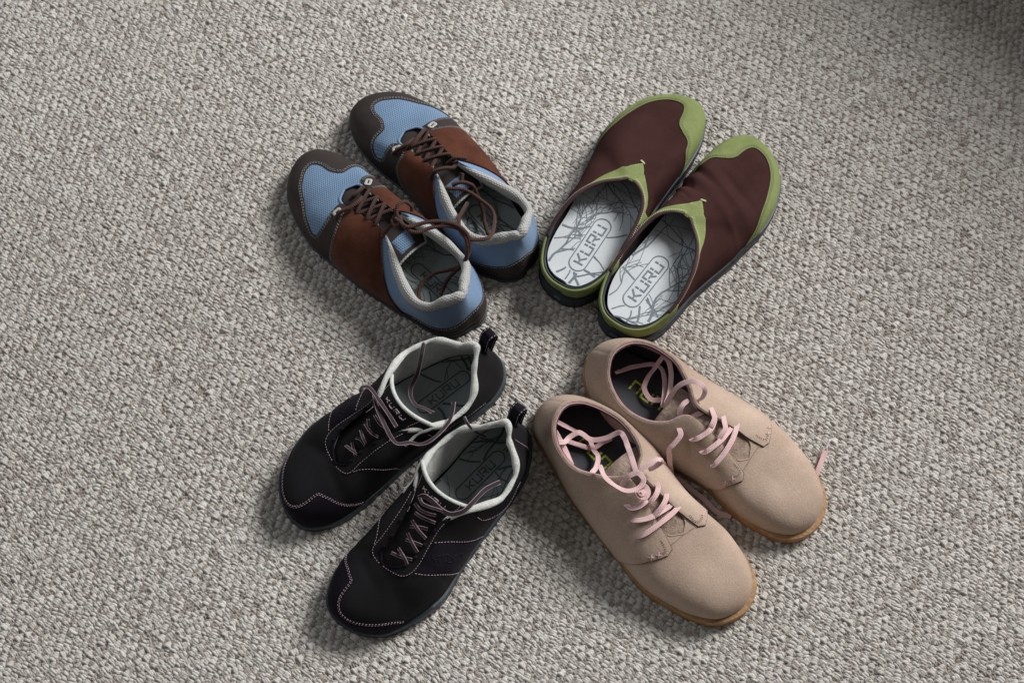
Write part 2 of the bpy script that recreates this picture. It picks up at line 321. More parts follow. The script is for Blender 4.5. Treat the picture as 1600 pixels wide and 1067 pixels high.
DES['tan'] = Upper([
 (0.1,0,1.5, 2.4,0.4,6.25, 0.45,0.25,0.3,65,0),
 (0.47,-1.31,1.5, 2.52,-0.59,6.4, 0.46,0.25,0.308,63.75,0),
 (1.55,-2.24,1.5, 3.12,-1.74,6.25, 0.47,0.25,0.317,62.5,0),
 (3.18,-2.68,1.5, 4.3,-2.63,5.95, 0.48,0.25,0.325,61.25,0),
 (5.22,-3.16,1.5, 5.85,-3,5.65, 0.49,0.25,0.333,60,0),
 (7.72,-3.85,1.5, 7.57,-2.85,5.55, 0.5,0.22,0.342,52.5,0),
 (10.47,-4.25,1.5, 9.8,-1.5,6, 0.525,0.19,0.35,45,0),
 (13.05,-4.55,1.5, 11.41,-0.2,6.4, 0.55,0.16,0.375,29.5,0),
 (15.2,-4.7,1.5, 13.8,-0.5,6, 0.575,0.13,0.4,14,0),
 (17.12,-4.85,1.5, 16.2,-0.9,5.4, 0.6,0.1,0.425,7,-0.11),
 (19.06,-4.8,1.5, 17.3,-0.75,5.05, 0.636,0.12,0.45,0,-0.25),
 (21.1,-4.26,1.5, 18,0.35,4.86, 0.672,0.14,0.462,0,-0.25),
 (23.31,-3.36,1.5, 19.2,0.35,4.56, 0.708,0.16,0.475,0,-0.25),
 (25.14,-1.88,1.5, 20,0.35,4.36, 0.744,0.18,0.488,0,-0.25),
 (25.85,0.3,1.5, 20.3,0.35,4.285, 0.78,0.2,0.5,0,-0.25),
 (25.32,2.15,1.5, 20,0.35,4.36, 0.744,0.18,0.488,0,-0.25),
 (24.05,3.27,1.5, 19.2,0.35,4.56, 0.708,0.16,0.475,0,-0.25),
 (22.21,3.91,1.5, 18,0.35,4.86, 0.672,0.14,0.462,0,-0.25),
 (20.17,4.15,1.5, 17.3,1.15,5.05, 0.636,0.12,0.45,0,-0.25),
 (18.15,3.95,1.5, 16.2,1.2,5.4, 0.6,0.1,0.425,7,-0.11),
 (16.01,3.7,1.5, 13.8,0.9,6, 0.575,0.13,0.4,14,0),
 (13.56,3.9,1.5, 11.39,0.9,6.25, 0.55,0.16,0.375,29.5,0),
 (10.77,4.35,1.5, 10.19,2.35,5.65, 0.525,0.19,0.35,45,0),
 (7.85,4.7,1.5, 8.6,3.2,5.05, 0.5,0.22,0.342,52.5,0),
 (5.25,4.45,1.5, 6.6,3.45,4.85, 0.49,0.25,0.333,60,0),
 (2.94,3.44,1.5, 4.8,3,4.95, 0.48,0.25,0.325,61.25,0),
 (1.31,2.26,1.5, 3.4,2.2,5.35, 0.47,0.25,0.317,62.5,0),
 (0.43,1.13,1.5, 2.7,1.3,5.85, 0.46,0.25,0.308,63.75,0)])
DES['clog'].fold0 = 10
POSE = {'blA': (-0.033, 0.0083, 135.36, -1), 'blB': (0.0196, 0.0701, 131.44, 1), 'clA': (0.0421, 0.039, 58.25, -1), 'clB': (0.0944, 0.0001, 52.95, 1), 'bkA': (-0.0177, -0.0189, -140.98, 1), 'bkB': (0.0158, -0.0989, -133.34, -1), 'tnA': (0.0306, -0.0714, -48.68, 1), 'tnB': (0.0756, -0.0201, -38.33, -1)}
LACES = {
 'blA': [
  [(17.2,1.6,5.5),(16.9,0.8,6.1),(16.9,0.1,6),(17.2,-0.2,5.3)],
  [(16.7,-2.6,5.3),(16.6,-2,5.9),(16.1,-1.1,6.3),(16,-0,6.3),(16.3,0.7,5.7)],
  [(16,-1.4,5.1),(15.9,-1,5.9),(15.8,-0.2,6.1)],
  [(13.8,-0.8,5.9),(13.8,-0.4,6.4),(13.9,0.7,6.4)],
  [(12.8,-0.9,6.2),(13,-0.3,6.7),(13,0.9,6.7)],
  [(11.6,-1.1,6.4),(11.6,-0.2,7),(11.5,0.4,7.2),(11.6,0.9,7.2)],
  [(11.5,0.5,7.2),(11.5,0.9,7.7),(11.9,1.2,8),(12.2,1.8,8.2),(12.1,2.5,8),(11.6,2.8,7.4),(11.3,2.6,7)],
  [(11.8,0.5,7.4),(11,0.2,7.7),(10.8,0.7,8),(11.3,1,7.9),(11.8,0.8,7.6),(11.6,0.5,7.3)],
  [(11.9,0.9,7.4),(11.1,0.7,8),(10.4,0.7,8),(9.5,0.7,8),(8.8,1.2,8),(8.4,2.2,8),(7.5,3.4,8),(6.5,4.1,7.8),(5.6,4.1,7.4),(4.9,3.7,6.8),(4.5,3.1,6),(4.7,2.4,4.8),(5.5,1.6,4),(6.4,0.7,3.4),(6.7,-0.5,3.1),(6.3,-1.6,3.1),(5.5,-2.3,3.3),(4.9,-2.3,3.6)],
  [(11.5,1.1,7.4),(10.2,0.6,8.3),(9.7,1,8.2),(9.3,1.8,8.2),(8.4,3,8.3),(7.3,3.9,8.2),(6.3,4.3,8),(5.4,4.3,7.4),(4.7,3.7,6.6),(4.5,2.8,5.4),(4.8,1.9,4.4),(5,1,3.6),(4.8,0.2,3.2),(4.5,-0.5,3.2)],
 ],
 'blB': [
  [(17.2,-1.1,5.3),(16.6,0.2,6),(16.3,1.2,6),(16.5,1.7,5.5)],
  [(17.2,3.1,5.2),(16.9,2.5,5.8),(16.6,1.6,6.2),(16.8,0.6,5.8)],
  [(17.7,2,4.9),(17.8,1.5,5.4),(18.1,1,5)],
  [(15.2,1.7,5.9),(15.2,1.2,6.3),(15.1,0.3,6.2),(15.3,-0.4,5.8)],
  [(14.1,1.6,6.1),(14,1.1,6.6),(13.8,0.3,6.5),(14.1,-0.4,6.1)],
  [(12.9,1.6,6.4),(12.6,1.1,6.9),(12.3,0.3,6.9),(12.5,-0.5,6.5)],
  [(12.1,2.5,6.5),(12,1.9,7.3),(11.6,1,7.4),(11.3,0.2,7),(11.7,-0.6,6.7)],
  [(12.1,0.3,6.8),(11.7,-0.5,7.5),(11.2,-1.4,7)],
  [(11,2,5.6),(10.2,1.4,5.7),(9.6,0.7,5.6),(8.9,0.2,5.3),(7.7,-0.2,4.9),(6.5,-0.4,4.6),(5.4,0.1,4.7),(4.1,1.4,5.8),(3.5,2.4,6.6),(3.7,3.3,7),(4.2,4,7.2),(5,4.3,7.3),(6,4,7.2),(6.9,3.2,6.8),(7.8,1.9,5.6),(8.5,0.9,4.6)],
  [(10.5,1.1,5.7),(10.1,0.3,5.8),(9.7,-0.3,5.4),(9.1,-0.6,4.8),(7.4,-0.1,3.4),(6.3,0.6,3.2),(5,1.3,3.6)],
  [(10.7,-0.4,6),(10.3,0.1,5.6)],
 ],
 'tnA': [
  [(15.5,-3,5),(15.8,-2.6,5.6),(16,-1.7,5.9),(16.1,-0.5,6),(16.1,0.8,5.8),(15.9,1.7,5.3)],
  [(14.1,-2.3,5.3),(14.5,-2.2,5.9),(15,-1.5,6.1),(15.3,-0.6,6.1),(15.6,0.3,5.8)],
  [(15.6,-1.6,5.6),(15.3,-0.9,6.1),(15.2,0.1,6.5),(14.9,0.9,6.4),(14.4,1.5,5.7)],
  [(12.7,-1.9,5.6),(13.4,-1.9,6.2),(13.8,-1.4,6.5),(13.9,-0.6,6.6),(13.8,0,6.2)],
  [(14.1,-1,6),(14.2,-0.4,6.6),(14.1,0.4,6.8),(13.7,1.1,6.6),(13.1,1.5,5.9)],
  [(12.6,-0.6,6.7),(13.3,-0.8,7.1),(13.7,-0.5,7.2),(13.5,0,7.2),(12.9,0.2,7),(12.7,-0.2,6.8)],
  [(12.9,-0.4,7),(13.3,-0.6,7.3),(13.2,-0.1,7.2)],
  [(8.7,-1.3,6.4),(9.9,-1.9,7.2),(11.1,-1.9,7.5),(12.2,-1.5,7.6),(12.7,-0.7,7.6),(12.7,0.1,7.7),(12.3,0.4,7.8),(11.7,0.3,7.8),(11.4,-0.4,7.6),(11.4,-0.9,7.2),(11.5,-1.4,6.8)],
  [(11.8,0.3,7.5),(11.7,0.9,7.7),(11.8,1.8,7.9),(12,2.5,7.9),(12.3,2.7,7.6),(12.2,2.2,7.1),(12,1.5,6.9)],
  [(11.5,0.4,7.4),(10.4,1,7.2),(9.2,1.7,6.4),(8,2.4,5.4),(7.2,2.6,4.6),(6.7,1.6,4),(6.1,0.8,3.6),(5.6,0.4,3.6),(5,0.2,3.9),(4.6,-0.1,4.1),(4.4,-1,4),(4.5,-1.6,4.2),(4.2,-2.2,4.7),(3.9,-2.3,5)],
  [(2.5,-1,4.6),(3.5,-0.3,3.6),(4.4,0.2,3.1),(5.4,0.6,2.9),(6.5,0.2,2.9),(7.3,-0,3.1),(8.1,-1,3.9),(8.5,-2.1,5)],
  [(4.1,-1.1,2.8),(5.3,-0.4,2.7),(6.3,0.3,2.7),(6.5,1.3,2.8),(6.8,2.2,2.8)],
  [(3.2,-1.7,4.8),(4,-1.7,3.8),(5.3,-2.1,3.8),(6.9,-2.9,5)],
 ],
 'tnB': [
  [(15.6,3.1,5),(15.9,3,5.6),(16,1.8,6),(15.9,0.6,6.1),(15.6,-0.6,5.9),(15.1,-1.6,5.2)],
  [(14.1,2.8,5.4),(14.6,2.7,6),(14.9,1.9,6.3),(15.1,0.9,6.3),(15.2,0,5.9)],
  [(15.2,1.6,5.6),(14.9,0.9,6.4),(14.8,0,6.6),(14.3,-0.6,6.3),(13.7,-1.2,5.6)],
  [(12.7,2.6,5.7),(13.2,2.4,6.3),(13.6,1.7,6.6),(13.8,0.8,6.7),(13.6,0.2,6.3)],
  [(13.6,1.4,6.2),(13.7,0.7,6.8),(13.5,-0.1,6.9),(13,-0.6,6.6),(12.4,-1.1,5.9)],
  [(9,0.9,5),(9,0.3,6),(9.1,-0.5,6.8),(9.5,-1.2,7.3),(10.2,-1.7,7.5),(11,-1.8,7.4),(11.4,-1.5,7.1),(11.4,-1,6.6),(11.1,-0.9,6.2)],
  [(6,-3.1,4.4),(6.6,-3,4.3),(7.4,-2.3,4.1),(8,-1.4,4.1),(8.6,-0.3,4.4),(9,0.9,5)],
  [(5.9,-3.2,4.4),(5.8,-2.6,3.8),(5.8,-1.9,3.4),(5.8,-1,3.2),(6.1,-0,3),(6.9,0.5,3),(7.5,0.5,3),(8.2,0.1,3.3)],
  [(8.8,1,4.2),(8.3,-0,3.8),(7.2,-1.6,3.6),(6.3,-2.3,3.6),(5.4,-2.2,3.4),(4.1,-1,3.1),(3.6,-0.3,3),(3.1,0.5,3)],
  [(10.5,-0.4,6),(10.4,0.3,6.2),(10.5,0.9,5.9),(10.9,1.3,5.3)],
  [(11.2,1.5,5.4),(11.6,0.8,5.6),(11.9,0.2,5.8),(12.3,-0.5,5.9)],
  [(11.2,2,5.4),(11.9,2.7,5.9),(11.9,3.6,5.6),(11.8,4.2,5.2),(12.2,4.6,4.4),(12.8,5,3),(13.3,5,1.6),(13.9,4.6,0.9),(15.1,4.6,0.6),(16.6,4.6,0.5),(18.1,4.8,0.4),(19.5,4.4,0.4)],
  [(24.3,-0.6,0.3),(23.8,-2.1,0.4),(23.5,-3.5,0.5),(23.2,-4.5,0.7),(22.9,-5.7,0.8),(22.7,-6.4,0.9)],
 ],
 'bkA': [
  [(13.1,-2.8,7.2),(12.7,-2.9,7.8),(12.3,-2.4,8),(12.3,-1.5,8.1),(12.4,-0.4,8.1),(12.5,0.9,8),(12.6,2,7.6)],
  [(12.3,-1.7,7.5),(12.9,-0.4,7.8),(13.4,1.5,7.9),(13.6,2.7,7.7),(13.4,3.3,7.4),(12.5,3.8,7.2),(11.9,4.4,7),(11,4.8,7.2),(9.6,4.7,7.2),(8.2,4.2,7),(7,3.1,6.8)],
  [(5.8,-2.8,7.9),(6.7,-2.1,7.2),(7.7,-1.5,5.8),(8.7,-1.2,4.8),(9.3,-0.5,4.6),(9.5,0.6,5),(9.2,1.5,5.6),(9,2.5,6.2)],
  [(14.5,-0.3,6.8),(14.6,0.8,7),(14.3,1.4,6.6)],
  [(13.4,-0.3,7.2),(13.5,0.7,7.2),(13.3,1.3,6.8)],
  [(15.8,-0,6),(15.6,0.6,6.4),(15.6,1.1,6)],
  [(15.1,-0.2,6.4),(15.4,0.6,6.7),(15.5,1.1,6.3)],
  [(16.9,-0.2,5.5),(16.8,0.7,6),(16.6,1.2,5.6)],
  [(16.3,-0,5.6),(16.7,0.9,5.9),(16.8,1.2,5.4)],
  [(14,-0.5,6.8),(14.4,0.2,6.9)],
 ],
 'bkB': [
  [(16.7,0.1,5.8),(17,-0.9,6.2),(17.2,-1.5,5.8)],
  [(17.4,0.3,5.7),(17.1,-0.6,5.7),(16.6,-1.5,5.8)],
  [(15.3,0.3,6.5),(15.7,-0.7,6.7),(15.9,-1.5,6.3)],
  [(15.8,0.1,6.2),(15.4,-0.7,6.1),(15.1,-1.5,6.1)],
  [(14.3,0.7,7),(14.6,-0.4,7.3),(14.6,-1.3,6.8)],
  [(14.8,0.5,6.8),(14.2,-0.2,6.7),(13.9,-0.8,6.8)],
  [(13.7,0.9,7.4),(13.6,0.1,7.6),(13.1,-1,7.2)],
  [(12.6,1.6,7.6),(12.2,1.2,8.1),(12.1,0.4,8.3),(12.1,-0.7,8.3),(11.9,-1.5,8.2),(11.4,-2,8.2),(10.7,-2.3,8.2),(9.9,-2.3,8.1),(9.1,-2.2,7.8),(8.1,-2.1,7.4),(7.3,-2.2,7.1),(6.4,-2.4,6.6)],
  [(12.5,1.5,7.8),(12.8,0.8,8.2),(12.6,0,8.4),(12.3,-0.6,8.4),(12,-1.2,8.2)],
  [(13.1,1.5,7.4),(13.3,0.7,7.9),(13.1,-0.1,8),(12.7,-0.7,7.8)],
  [(4.4,3.9,7.6),(4.6,3.3,7.4),(4.6,2.8,7),(4.3,2.6,5.8),(3.7,1.9,4.6)],
 ],
}
# ------------------------------------------------------------------ one shoe under construction
def vnoise(p, f, seed):
    """cheap smooth 3-D noise from a few sines, for soft dents and creases"""
    r = np.random.RandomState(seed); a = 0
    for _ in range(5):
        d = r.normal(size=3); d /= np.linalg.norm(d); a = a+np.sin((p @ d)*f*r.uniform(.6, 1.5)+r.uniform(0, 6.3))
    return a/5
_plan = {}
class Shoe:
    def __init__(s, key, des, name, label, cat, group, seed=1, wr=.05, creases=()):
        ox, oy, ang, side = POSE[key]
        s.u = DES[des]; s.side = side; s.key = key; s.seed = seed; s.wr = wr; s.creases = creases
        e = bpy.data.objects.new(name, None); COL.objects.link(e); e.location = (ox, oy, -.003); e.rotation_euler = (0, 0, math.radians(ang))
        e.empty_display_size = .05; e['label'] = label; e['category'] = cat; e['group'] = group; s.root = e
    def m(s, P):                      # design centimetres -> object metres, mirrored for a left shoe
        P = np.asarray(P, float)/100; P = P.copy(); P[..., 1] *= s.side; return P
    def Q(s, k, t, off=0.):
        k = np.asarray(k, float); t = np.asarray(t, float)
        p = s.u.S(k/28, t); n = s.u.Nrm(k/28, t); w = s.wr*vnoise(p, 1.3, s.seed)
        for (x0, y0, z0, dx, dy, wid, ln, amp) in s.creases:
            q = p-np.array([x0, y0, z0]); al = q[..., 0]*dx+q[..., 1]*dy; ac = -q[..., 0]*dy+q[..., 1]*dx
            w = w+amp*np.exp(-(ac/wid)**2-(al/ln)**2-(q[..., 2]/3.0)**2)
        fo = np.minimum(k % 28, 28-(k % 28)); rg = np.clip(fo-getattr(s.u, 'fold0', 11)+1.1, 0, 1)
        w = w*np.clip(t*6, 0, 1)*np.maximum(np.clip((1-t)*8+.15, 0, 1), rg)
        return p+n*(off+w)[..., None] if np.ndim(off) else p+n*(off+w[..., None])
    def flipfix(s, F): return F if s.side > 0 else [tuple(reversed(f)) for f in F]
    def shell(s, name, mat, off, k0=0, k1=28, t0=0, t1=1, nk=280, nt=36, merge=True, parent=None, curve=None, **pr):
        """part of the upper between two levels"""
        full = k1-k0 >= 28
        K = np.linspace(k0, k1, nk, endpoint=not full); R = np.linspace(0, 1, nt)
        T0 = np.interp(K, *zip(*t0)) if hasattr(t0, '__len__') else np.full(nk, float(t0))
        T1 = np.interp(K, *zip(*t1)) if hasattr(t1, '__len__') else np.full(nk, float(t1))
        kk = np.repeat(K[:, None], nt, 1); tt = T0[:, None]+(T1-T0)[:, None]*R[None]
        P = s.Q(kk, tt, off); V = s.m(P).reshape(-1, 3)
        F = []
        for i in range(nk if full else nk-1):
            j = (i+1) % nk
            for q in range(nt-1): F.append((i*nt+q, j*nt+q, j*nt+q+1, i*nt+q+1))
        uv = np.stack([kk*.022, tt*.065], -1).reshape(-1, 2)
        me = pydata(name, V, s.flipfix(F), uv)
        if merge:
            b = bmesh.new(); b.from_mesh(me); bmesh.ops.remove_doubles(b, verts=[v for v in b.verts if v.co.x > .128], dist=.0005); bmesh.ops.dissolve_degenerate(b, dist=.00008, edges=b.edges); b.to_mesh(me); b.free()
        return link(name, me, mat, parent or s.root, angle=None, **pr)
    def panel(s, name, mat, segs, off=.09, base=-.03, parent=None, grid=.32, round_=.06, **pr):
        """overlay piece: closed outline in (station, level), with a real cut edge"""
        SU, SV = 2.2, 6.5
        out = []
        for g in segs:
            c = catmull(np.array(g, float)*[SU, SV], step=.14); out.append(c[:-1] if len(out) < len(segs) else c)
        P = np.concatenate(out); keep = [0]
        for i in range(1, len(P)):
            if np.linalg.norm(P[i]-P[keep[-1]]) > .05: keep.append(i)
        P = P[keep]
        if np.linalg.norm(P[0]-P[-1]) < .05: P = P[:-1]
        area = .5*np.sum(P[:, 0]*np.roll(P[:, 1], -1)-np.roll(P[:, 0], -1)*P[:, 1])
        if area < 0: P = P[::-1]
        n = len(P)
        # inner grid
        lo, hi = P.min(0), P.max(0); gx, gy = np.meshgrid(np.arange(lo[0]+.1, hi[0], grid), np.arange(lo[1]+.05, hi[1], grid*.75))
        G = np.stack([gx.ravel(), gy.ravel()], 1)
        x, y = G[:, 0][:, None], G[:, 1][:, None]; a, b = P, np.roll(P, -1, 0)
        cr = ((a[:, 1] > y) != (b[:, 1] > y)) & (x < (b[:, 0]-a[:, 0])*(y-a[:, 1])/(b[:, 1]-a[:, 1]+1e-12)+a[:, 0])
        ins = cr.sum(1) % 2 == 1
        d = np.min(np.hypot(G[:, 0][:, None]-P[:, 0], G[:, 1][:, None]-P[:, 1]), 1)
        G = G[ins & (d > grid*.42)]
        pts = [Vector(p) for p in np.concatenate([P, G])]
        r = delaunay_2d_cdt(pts, [], [list(range(n))], 1, 1e-6)
        W = np.array([tuple(v) for v in r[0]]); tris = [tuple(f) for f in r[2]]; orig = r[3]
        k, t = W[:, 0]/SU, np.clip(W[:, 1]/SV, 0, 1)
        # boundary detection
        from collections import Counter
        ec = Counter()
        for f in tris:
            for i in range(len(f)): ec[tuple(sorted((f[i], f[(i+1) % len(f)])))] += 1
        bv = set(v for e, c in ec.items() if c == 1 for v in e)
        isb = np.array([i in bv for i in range(len(W))]) & ~((t > .995) & (np.minimum(k % 28, 28-k % 28) >= getattr(s.u, 'fold0', 11)-.01))
        top = s.Q(k, t, np.where(isb, off-round_*.6, off))
        low = s.Q(k, t, np.full(len(k), base))
        V = list(s.m(top)); idx = {}
        for i in sorted(bv): idx[i] = len(V); V.append(s.m(low[i]))
        F = [tuple(f) for f in tris]
        for f in tris:
            for i in range(len(f)):
                e = (f[i], f[(i+1) % len(f)])
                if ec[tuple(sorted(e))] == 1: F.append((e[1], e[0], idx[e[0]], idx[e[1]]))
        uv = np.array([(W[i, 0]/100, W[i, 1]/100) for i in range(len(W))]+[(W[i, 0]/100, W[i, 1]/100) for i in sorted(bv)])
        me = pydata(name, V, F, uv)
        b = bmesh.new(); b.from_mesh(me); bmesh.ops.recalc_face_normals(b, faces=b.faces)
        # make sure they face out
        c = 0
        for f in list(b.faces)[:400]:
            q = f.calc_center_median(); c += f.normal.dot(q-Vector((.12, 0, .005)))
        if c < 0: bmesh.ops.reverse_faces(b, faces=b.faces)
        b.to_mesh(me); b.free()
        return link(name, me, mat, parent or s.root, angle=50, **pr)
    def curve3(s, pts, off, step=.1):
        c = catmull(np.array(pts, float)*[2.2, 6.5], step=.1)/[2.2, 6.5]
        return s.Q(c[:, 0], np.clip(c[:, 1], 0, 1), np.full(len(c), off)), s.u.Nrm(c[:, 0]/28, np.clip(c[:, 1], 0, 1))
    def stitches(s, name, mat, pts, off=.11, inset=0., dash=.20, gap=.10, rad=.030, parent=None, seams=(0.,)):
        V, F = [], []
        for ins in seams:
            P, Nn = s.curve3(pts, off); tan = np.gradient(P, axis=0); tan /= np.maximum(np.linalg.norm(tan, axis=1, keepdims=True), 1e-9)
            P = P+np.cross(Nn, tan)*(inset+ins)
            R, tl = resample(np.concatenate([P, Nn], 1), .05)
            L = tl[-1]; q = 0.; rr = random.Random(len(pts)+int(ins*100))
            while q+dash < L:
                a = R[min(len(R)-1, int(q/.05))]; b = R[min(len(R)-1, int((q+dash)/.05))]
                V, F = s.dash(V, F, a[:3], b[:3], a[3:], rad*rr.uniform(.9, 1.1)); q += dash+gap*rr.uniform(.85, 1.15)
        me = pydata(name, s.m(np.array(V)), s.flipfix(F))
        return link(name, me, mat, parent or s.root, kind='stuff')
    def dash(s, V, F, a, b, n, r):
        t = b-a; L = np.linalg.norm(t)
        if L < 1e-6: return V, F
        t = t/L; n = n/np.linalg.norm(n); c = np.cross(t, n); i0 = len(V)
        for x, w in ((0, .35), (.2, 1), (.8, 1), (1, .35)):
            for an in range(6):
                g = an*math.pi/3; V.append(a+t*L*x+(n*math.sin(g)*(1.0 if w == 1 else .4)+c*math.cos(g))*r*w-n*r*(0 if w == 1 else .9))
        for k in range(3):
            for an in range(6):
                F.append((i0+k*6+an, i0+k*6+(an+1) % 6, i0+(k+1)*6+(an+1) % 6, i0+(k+1)*6+an))
        F.append(tuple(i0+5-q for q in range(6))); F.append(tuple(i0+18+q for q in range(6)))
        return V, F
    def tube(s, name, mat, P, rx, ry=None, up=None, seg=10, closed=False, parent=None, step=.15, uvs=1.0, taper=True, raw=False, **pr):
        """sweep of an ellipse (rx across, ry along the up vector); P in design cm (raw: already dense)"""
        P = np.asarray(P, float); C = P if raw else catmull(P, step=step, closed=closed)
        n = len(C); ry = rx if ry is None else ry
        RX = np.interp(np.linspace(0, 1, n), np.linspace(0, 1, len(rx)), rx) if hasattr(rx, '__len__') else np.full(n, rx)
        RY = np.interp(np.linspace(0, 1, n), np.linspace(0, 1, len(ry)), ry) if hasattr(ry, '__len__') else np.full(n, ry)
        T = (np.roll(C, -1, 0)-np.roll(C, 1, 0)) if closed else np.gradient(C, axis=0)
        T /= np.maximum(np.linalg.norm(T, axis=1, keepdims=True), 1e-9)
        if up is None: U = np.tile([0, 0, 1.], (n, 1))
        else: U = np.asarray(up, float); U = np.tile(U, (n, 1)) if U.ndim == 1 else U
        A = np.cross(T, U); bad = np.linalg.norm(A, axis=1) < .15
        A[bad] = np.cross(T[bad], [.7, .7, 0]); A /= np.linalg.norm(A, axis=1, keepdims=True)
        for i in range(1, n):
            if A[i] @ A[i-1] < 0: A[i] = -A[i]
        for _ in range(3):
            A[1:-1] = (A[:-2]+2*A[1:-1]+A[2:])/4
        A -= T*np.sum(A*T, 1, keepdims=True); A /= np.maximum(np.linalg.norm(A, axis=1, keepdims=True), 1e-9)
        Bn = np.cross(A, T); V, F, uv = [], [], []
        L = np.concatenate([[0], np.cumsum(np.linalg.norm(np.diff(C, axis=0), axis=1))])
        for i in range(n):
            for a in range(seg):
                g = 2*math.pi*a/seg; V.append(C[i]+A[i]*RX[i]*math.cos(g)+Bn[i]*RY[i]*math.sin(g)); uv.append((L[i]/100*uvs, (RX[i]+RY[i])*math.pi*a/seg/100))
        for i in range(n if closed else n-1):
            j = (i+1) % n
            for a in range(seg): F.append((i*seg+a, i*seg+(a+1) % seg, j*seg+(a+1) % seg, j*seg+a))
        if not closed: F.append(tuple(reversed(range(seg)))); F.append(tuple((n-1)*seg+a for a in range(seg)))
        me = pydata(name, s.m(np.array(V)), s.flipfix([tuple(reversed(f)) for f in F]), uv)
        return link(name, me, mat, parent or s.root, angle=None, **pr)
    def ribbon(s, name, mat, P, w=.26, th=.055, tilt=0., parent=None, edge=None, **pr):
        """flat lace: rounded strip, w half width; tilt turns it about its run"""
        C = catmull(np.array(P, float), step=.12); n = len(C)
        T = np.gradient(C, axis=0); T /= np.maximum(np.linalg.norm(T, axis=1, keepdims=True), 1e-9)
        A = np.cross(T, [0, 0, 1.]); bad = np.linalg.norm(A, axis=1) < .2; A[bad] = [.6, .6, 0]
        A /= np.linalg.norm(A, axis=1, keepdims=True)
        for i in range(1, n):
            if A[i] @ A[i-1] < 0: A[i] = -A[i]
        for _ in range(6): A[1:-1] = (A[:-2]+2*A[1:-1]+A[2:])/4
        A -= T*np.sum(A*T, 1, keepdims=True); A /= np.linalg.norm(A, axis=1, keepdims=True); Bn = np.cross(A, T)
        tl = np.interp(np.linspace(0, 1, n), np.linspace(0, 1, len(tilt)), tilt) if hasattr(tilt, '__len__') else np.full(n, float(tilt))
        tl = tl+6*np.sin(np.arange(n)*.35+len(P)); c, q = np.cos(np.radians(tl))[:, None], np.sin(np.radians(tl))[:, None]
        A2 = A*c+Bn*q; B2 = Bn*c-A*q
        prof = [(-1, 0), (-.93, .85), (-.45, 1), (.45, 1), (.93, .85), (1, 0), (.93, -.85), (.45, -1), (-.45, -1), (-.93, -.85)]
        V, F, uv = [], [], []; L = np.concatenate([[0], np.cumsum(np.linalg.norm(np.diff(C, axis=0), axis=1))]); sg = len(prof)
        for i in range(n):
            e = min(1, .75+L[i]*.8, .75+(L[-1]-L[i])*.8)
            for x, y in prof: V.append(C[i]+A2[i]*w*x*e+B2[i]*th*y); uv.append((L[i]/100, x*w/100))
        for i in range(n-1):
            for a in range(sg): F.append((i*sg+a, i*sg+(a+1) % sg, (i+1)*sg+(a+1) % sg, (i+1)*sg+a))
        F.append(tuple(range(sg))[::-1]); F.append(tuple((n-1)*sg+a for a in range(sg)))
        me = pydata(name, s.m(np.array(V)), s.flipfix([tuple(reversed(f)) for f in F]), uv)
        o = link(name, me, mat, parent or s.root, angle=45, **pr)
        if edge:
            for sd in (1, -1):
                ec = C+A2*w*sd*.97
                s.tube('lace_edge', edge, ec, .038, raw=True, seg=5, parent=o)
        return o
    def sole(s, name, mat, w, ztop, zbot=-.1, lip=.12, rib=0., inner=-.3, parent=None, k0=0, k1=28, **pr):
        """moulded sole following the lower edge: w = outward step per station"""
        n = 280; K = np.linspace(k0, k1, n, endpoint=False); ph = K/28
        B = s.u.spl(s.u.B, ph); a = s.u.spl(s.u.B, ph+.003)-s.u.spl(s.u.B, ph-.003)
        nn = np.stack([a[:, 1], -a[:, 0]], 1); nn /= np.linalg.norm(nn, axis=1, keepdims=True); nn *= np.sign(np.sum(nn*(B[:, :2]-[11, 0]), 1))[:, None]
        # smooth the normals round the corners
        for _ in range(6): nn = (np.roll(nn, 1, 0)+2*nn+np.roll(nn, -1, 0))/4
        nn /= np.linalg.norm(nn, axis=1, keepdims=True)
        W = np.interp(K, *zip(*w)) if hasattr(w, '__len__') else np.full(n, float(w))
        Z = np.interp(K, *zip(*ztop)) if hasattr(ztop, '__len__') else np.full(n, float(ztop))
        prof = [(-2.5, 0), (-.25, 0), (-.05, .06), (0, .25), (-.02, .7), (0, .92), (-.04, .985), (-.12, 1.0)]
        rings = []
        for dx, fz in prof:
            o = W+dx+(rib*np.sin(K*14) if 0 < fz < .9 else 0); z = zbot+(Z-zbot)*fz
            rings.append(np.column_stack([B[:, :2]+nn*o[:, None], z]))
        rings.append(np.column_stack([B[:, :2]+nn*inner, Z+.02])); rings.append(np.column_stack([B[:, :2]+nn*(inner-.6), Z-.1]))
        V = np.concatenate(rings); F = []
        for r in range(len(rings)-1):
            for i in range(n): j = (i+1) % n; F.append((r*n+i, r*n+j, (r+1)*n+j, (r+1)*n+i))
        F.append(tuple(range(n))[::-1])
        uv = np.concatenate([np.column_stack([K*.022, q[:, 2]/100]) for q in rings])
        me = pydata(name, s.m(V), s.flipfix([tuple(reversed(f)) for f in F]), uv)
        b = bmesh.new(); b.from_mesh(me); bmesh.ops.recalc_face_normals(b, faces=b.faces); b.to_mesh(me); b.free()
        return link(name, me, mat, parent or s.root, angle=50, **pr)
    # insole: a dished plate, and flat print laid on it
    def ins_z(s, x, y): return s.iz+.10*np.clip((4-np.asarray(x))/4, 0, 1)**2+.018*np.asarray(y)**2-.13*np.clip(np.asarray(x)-11.5, 0, 7)
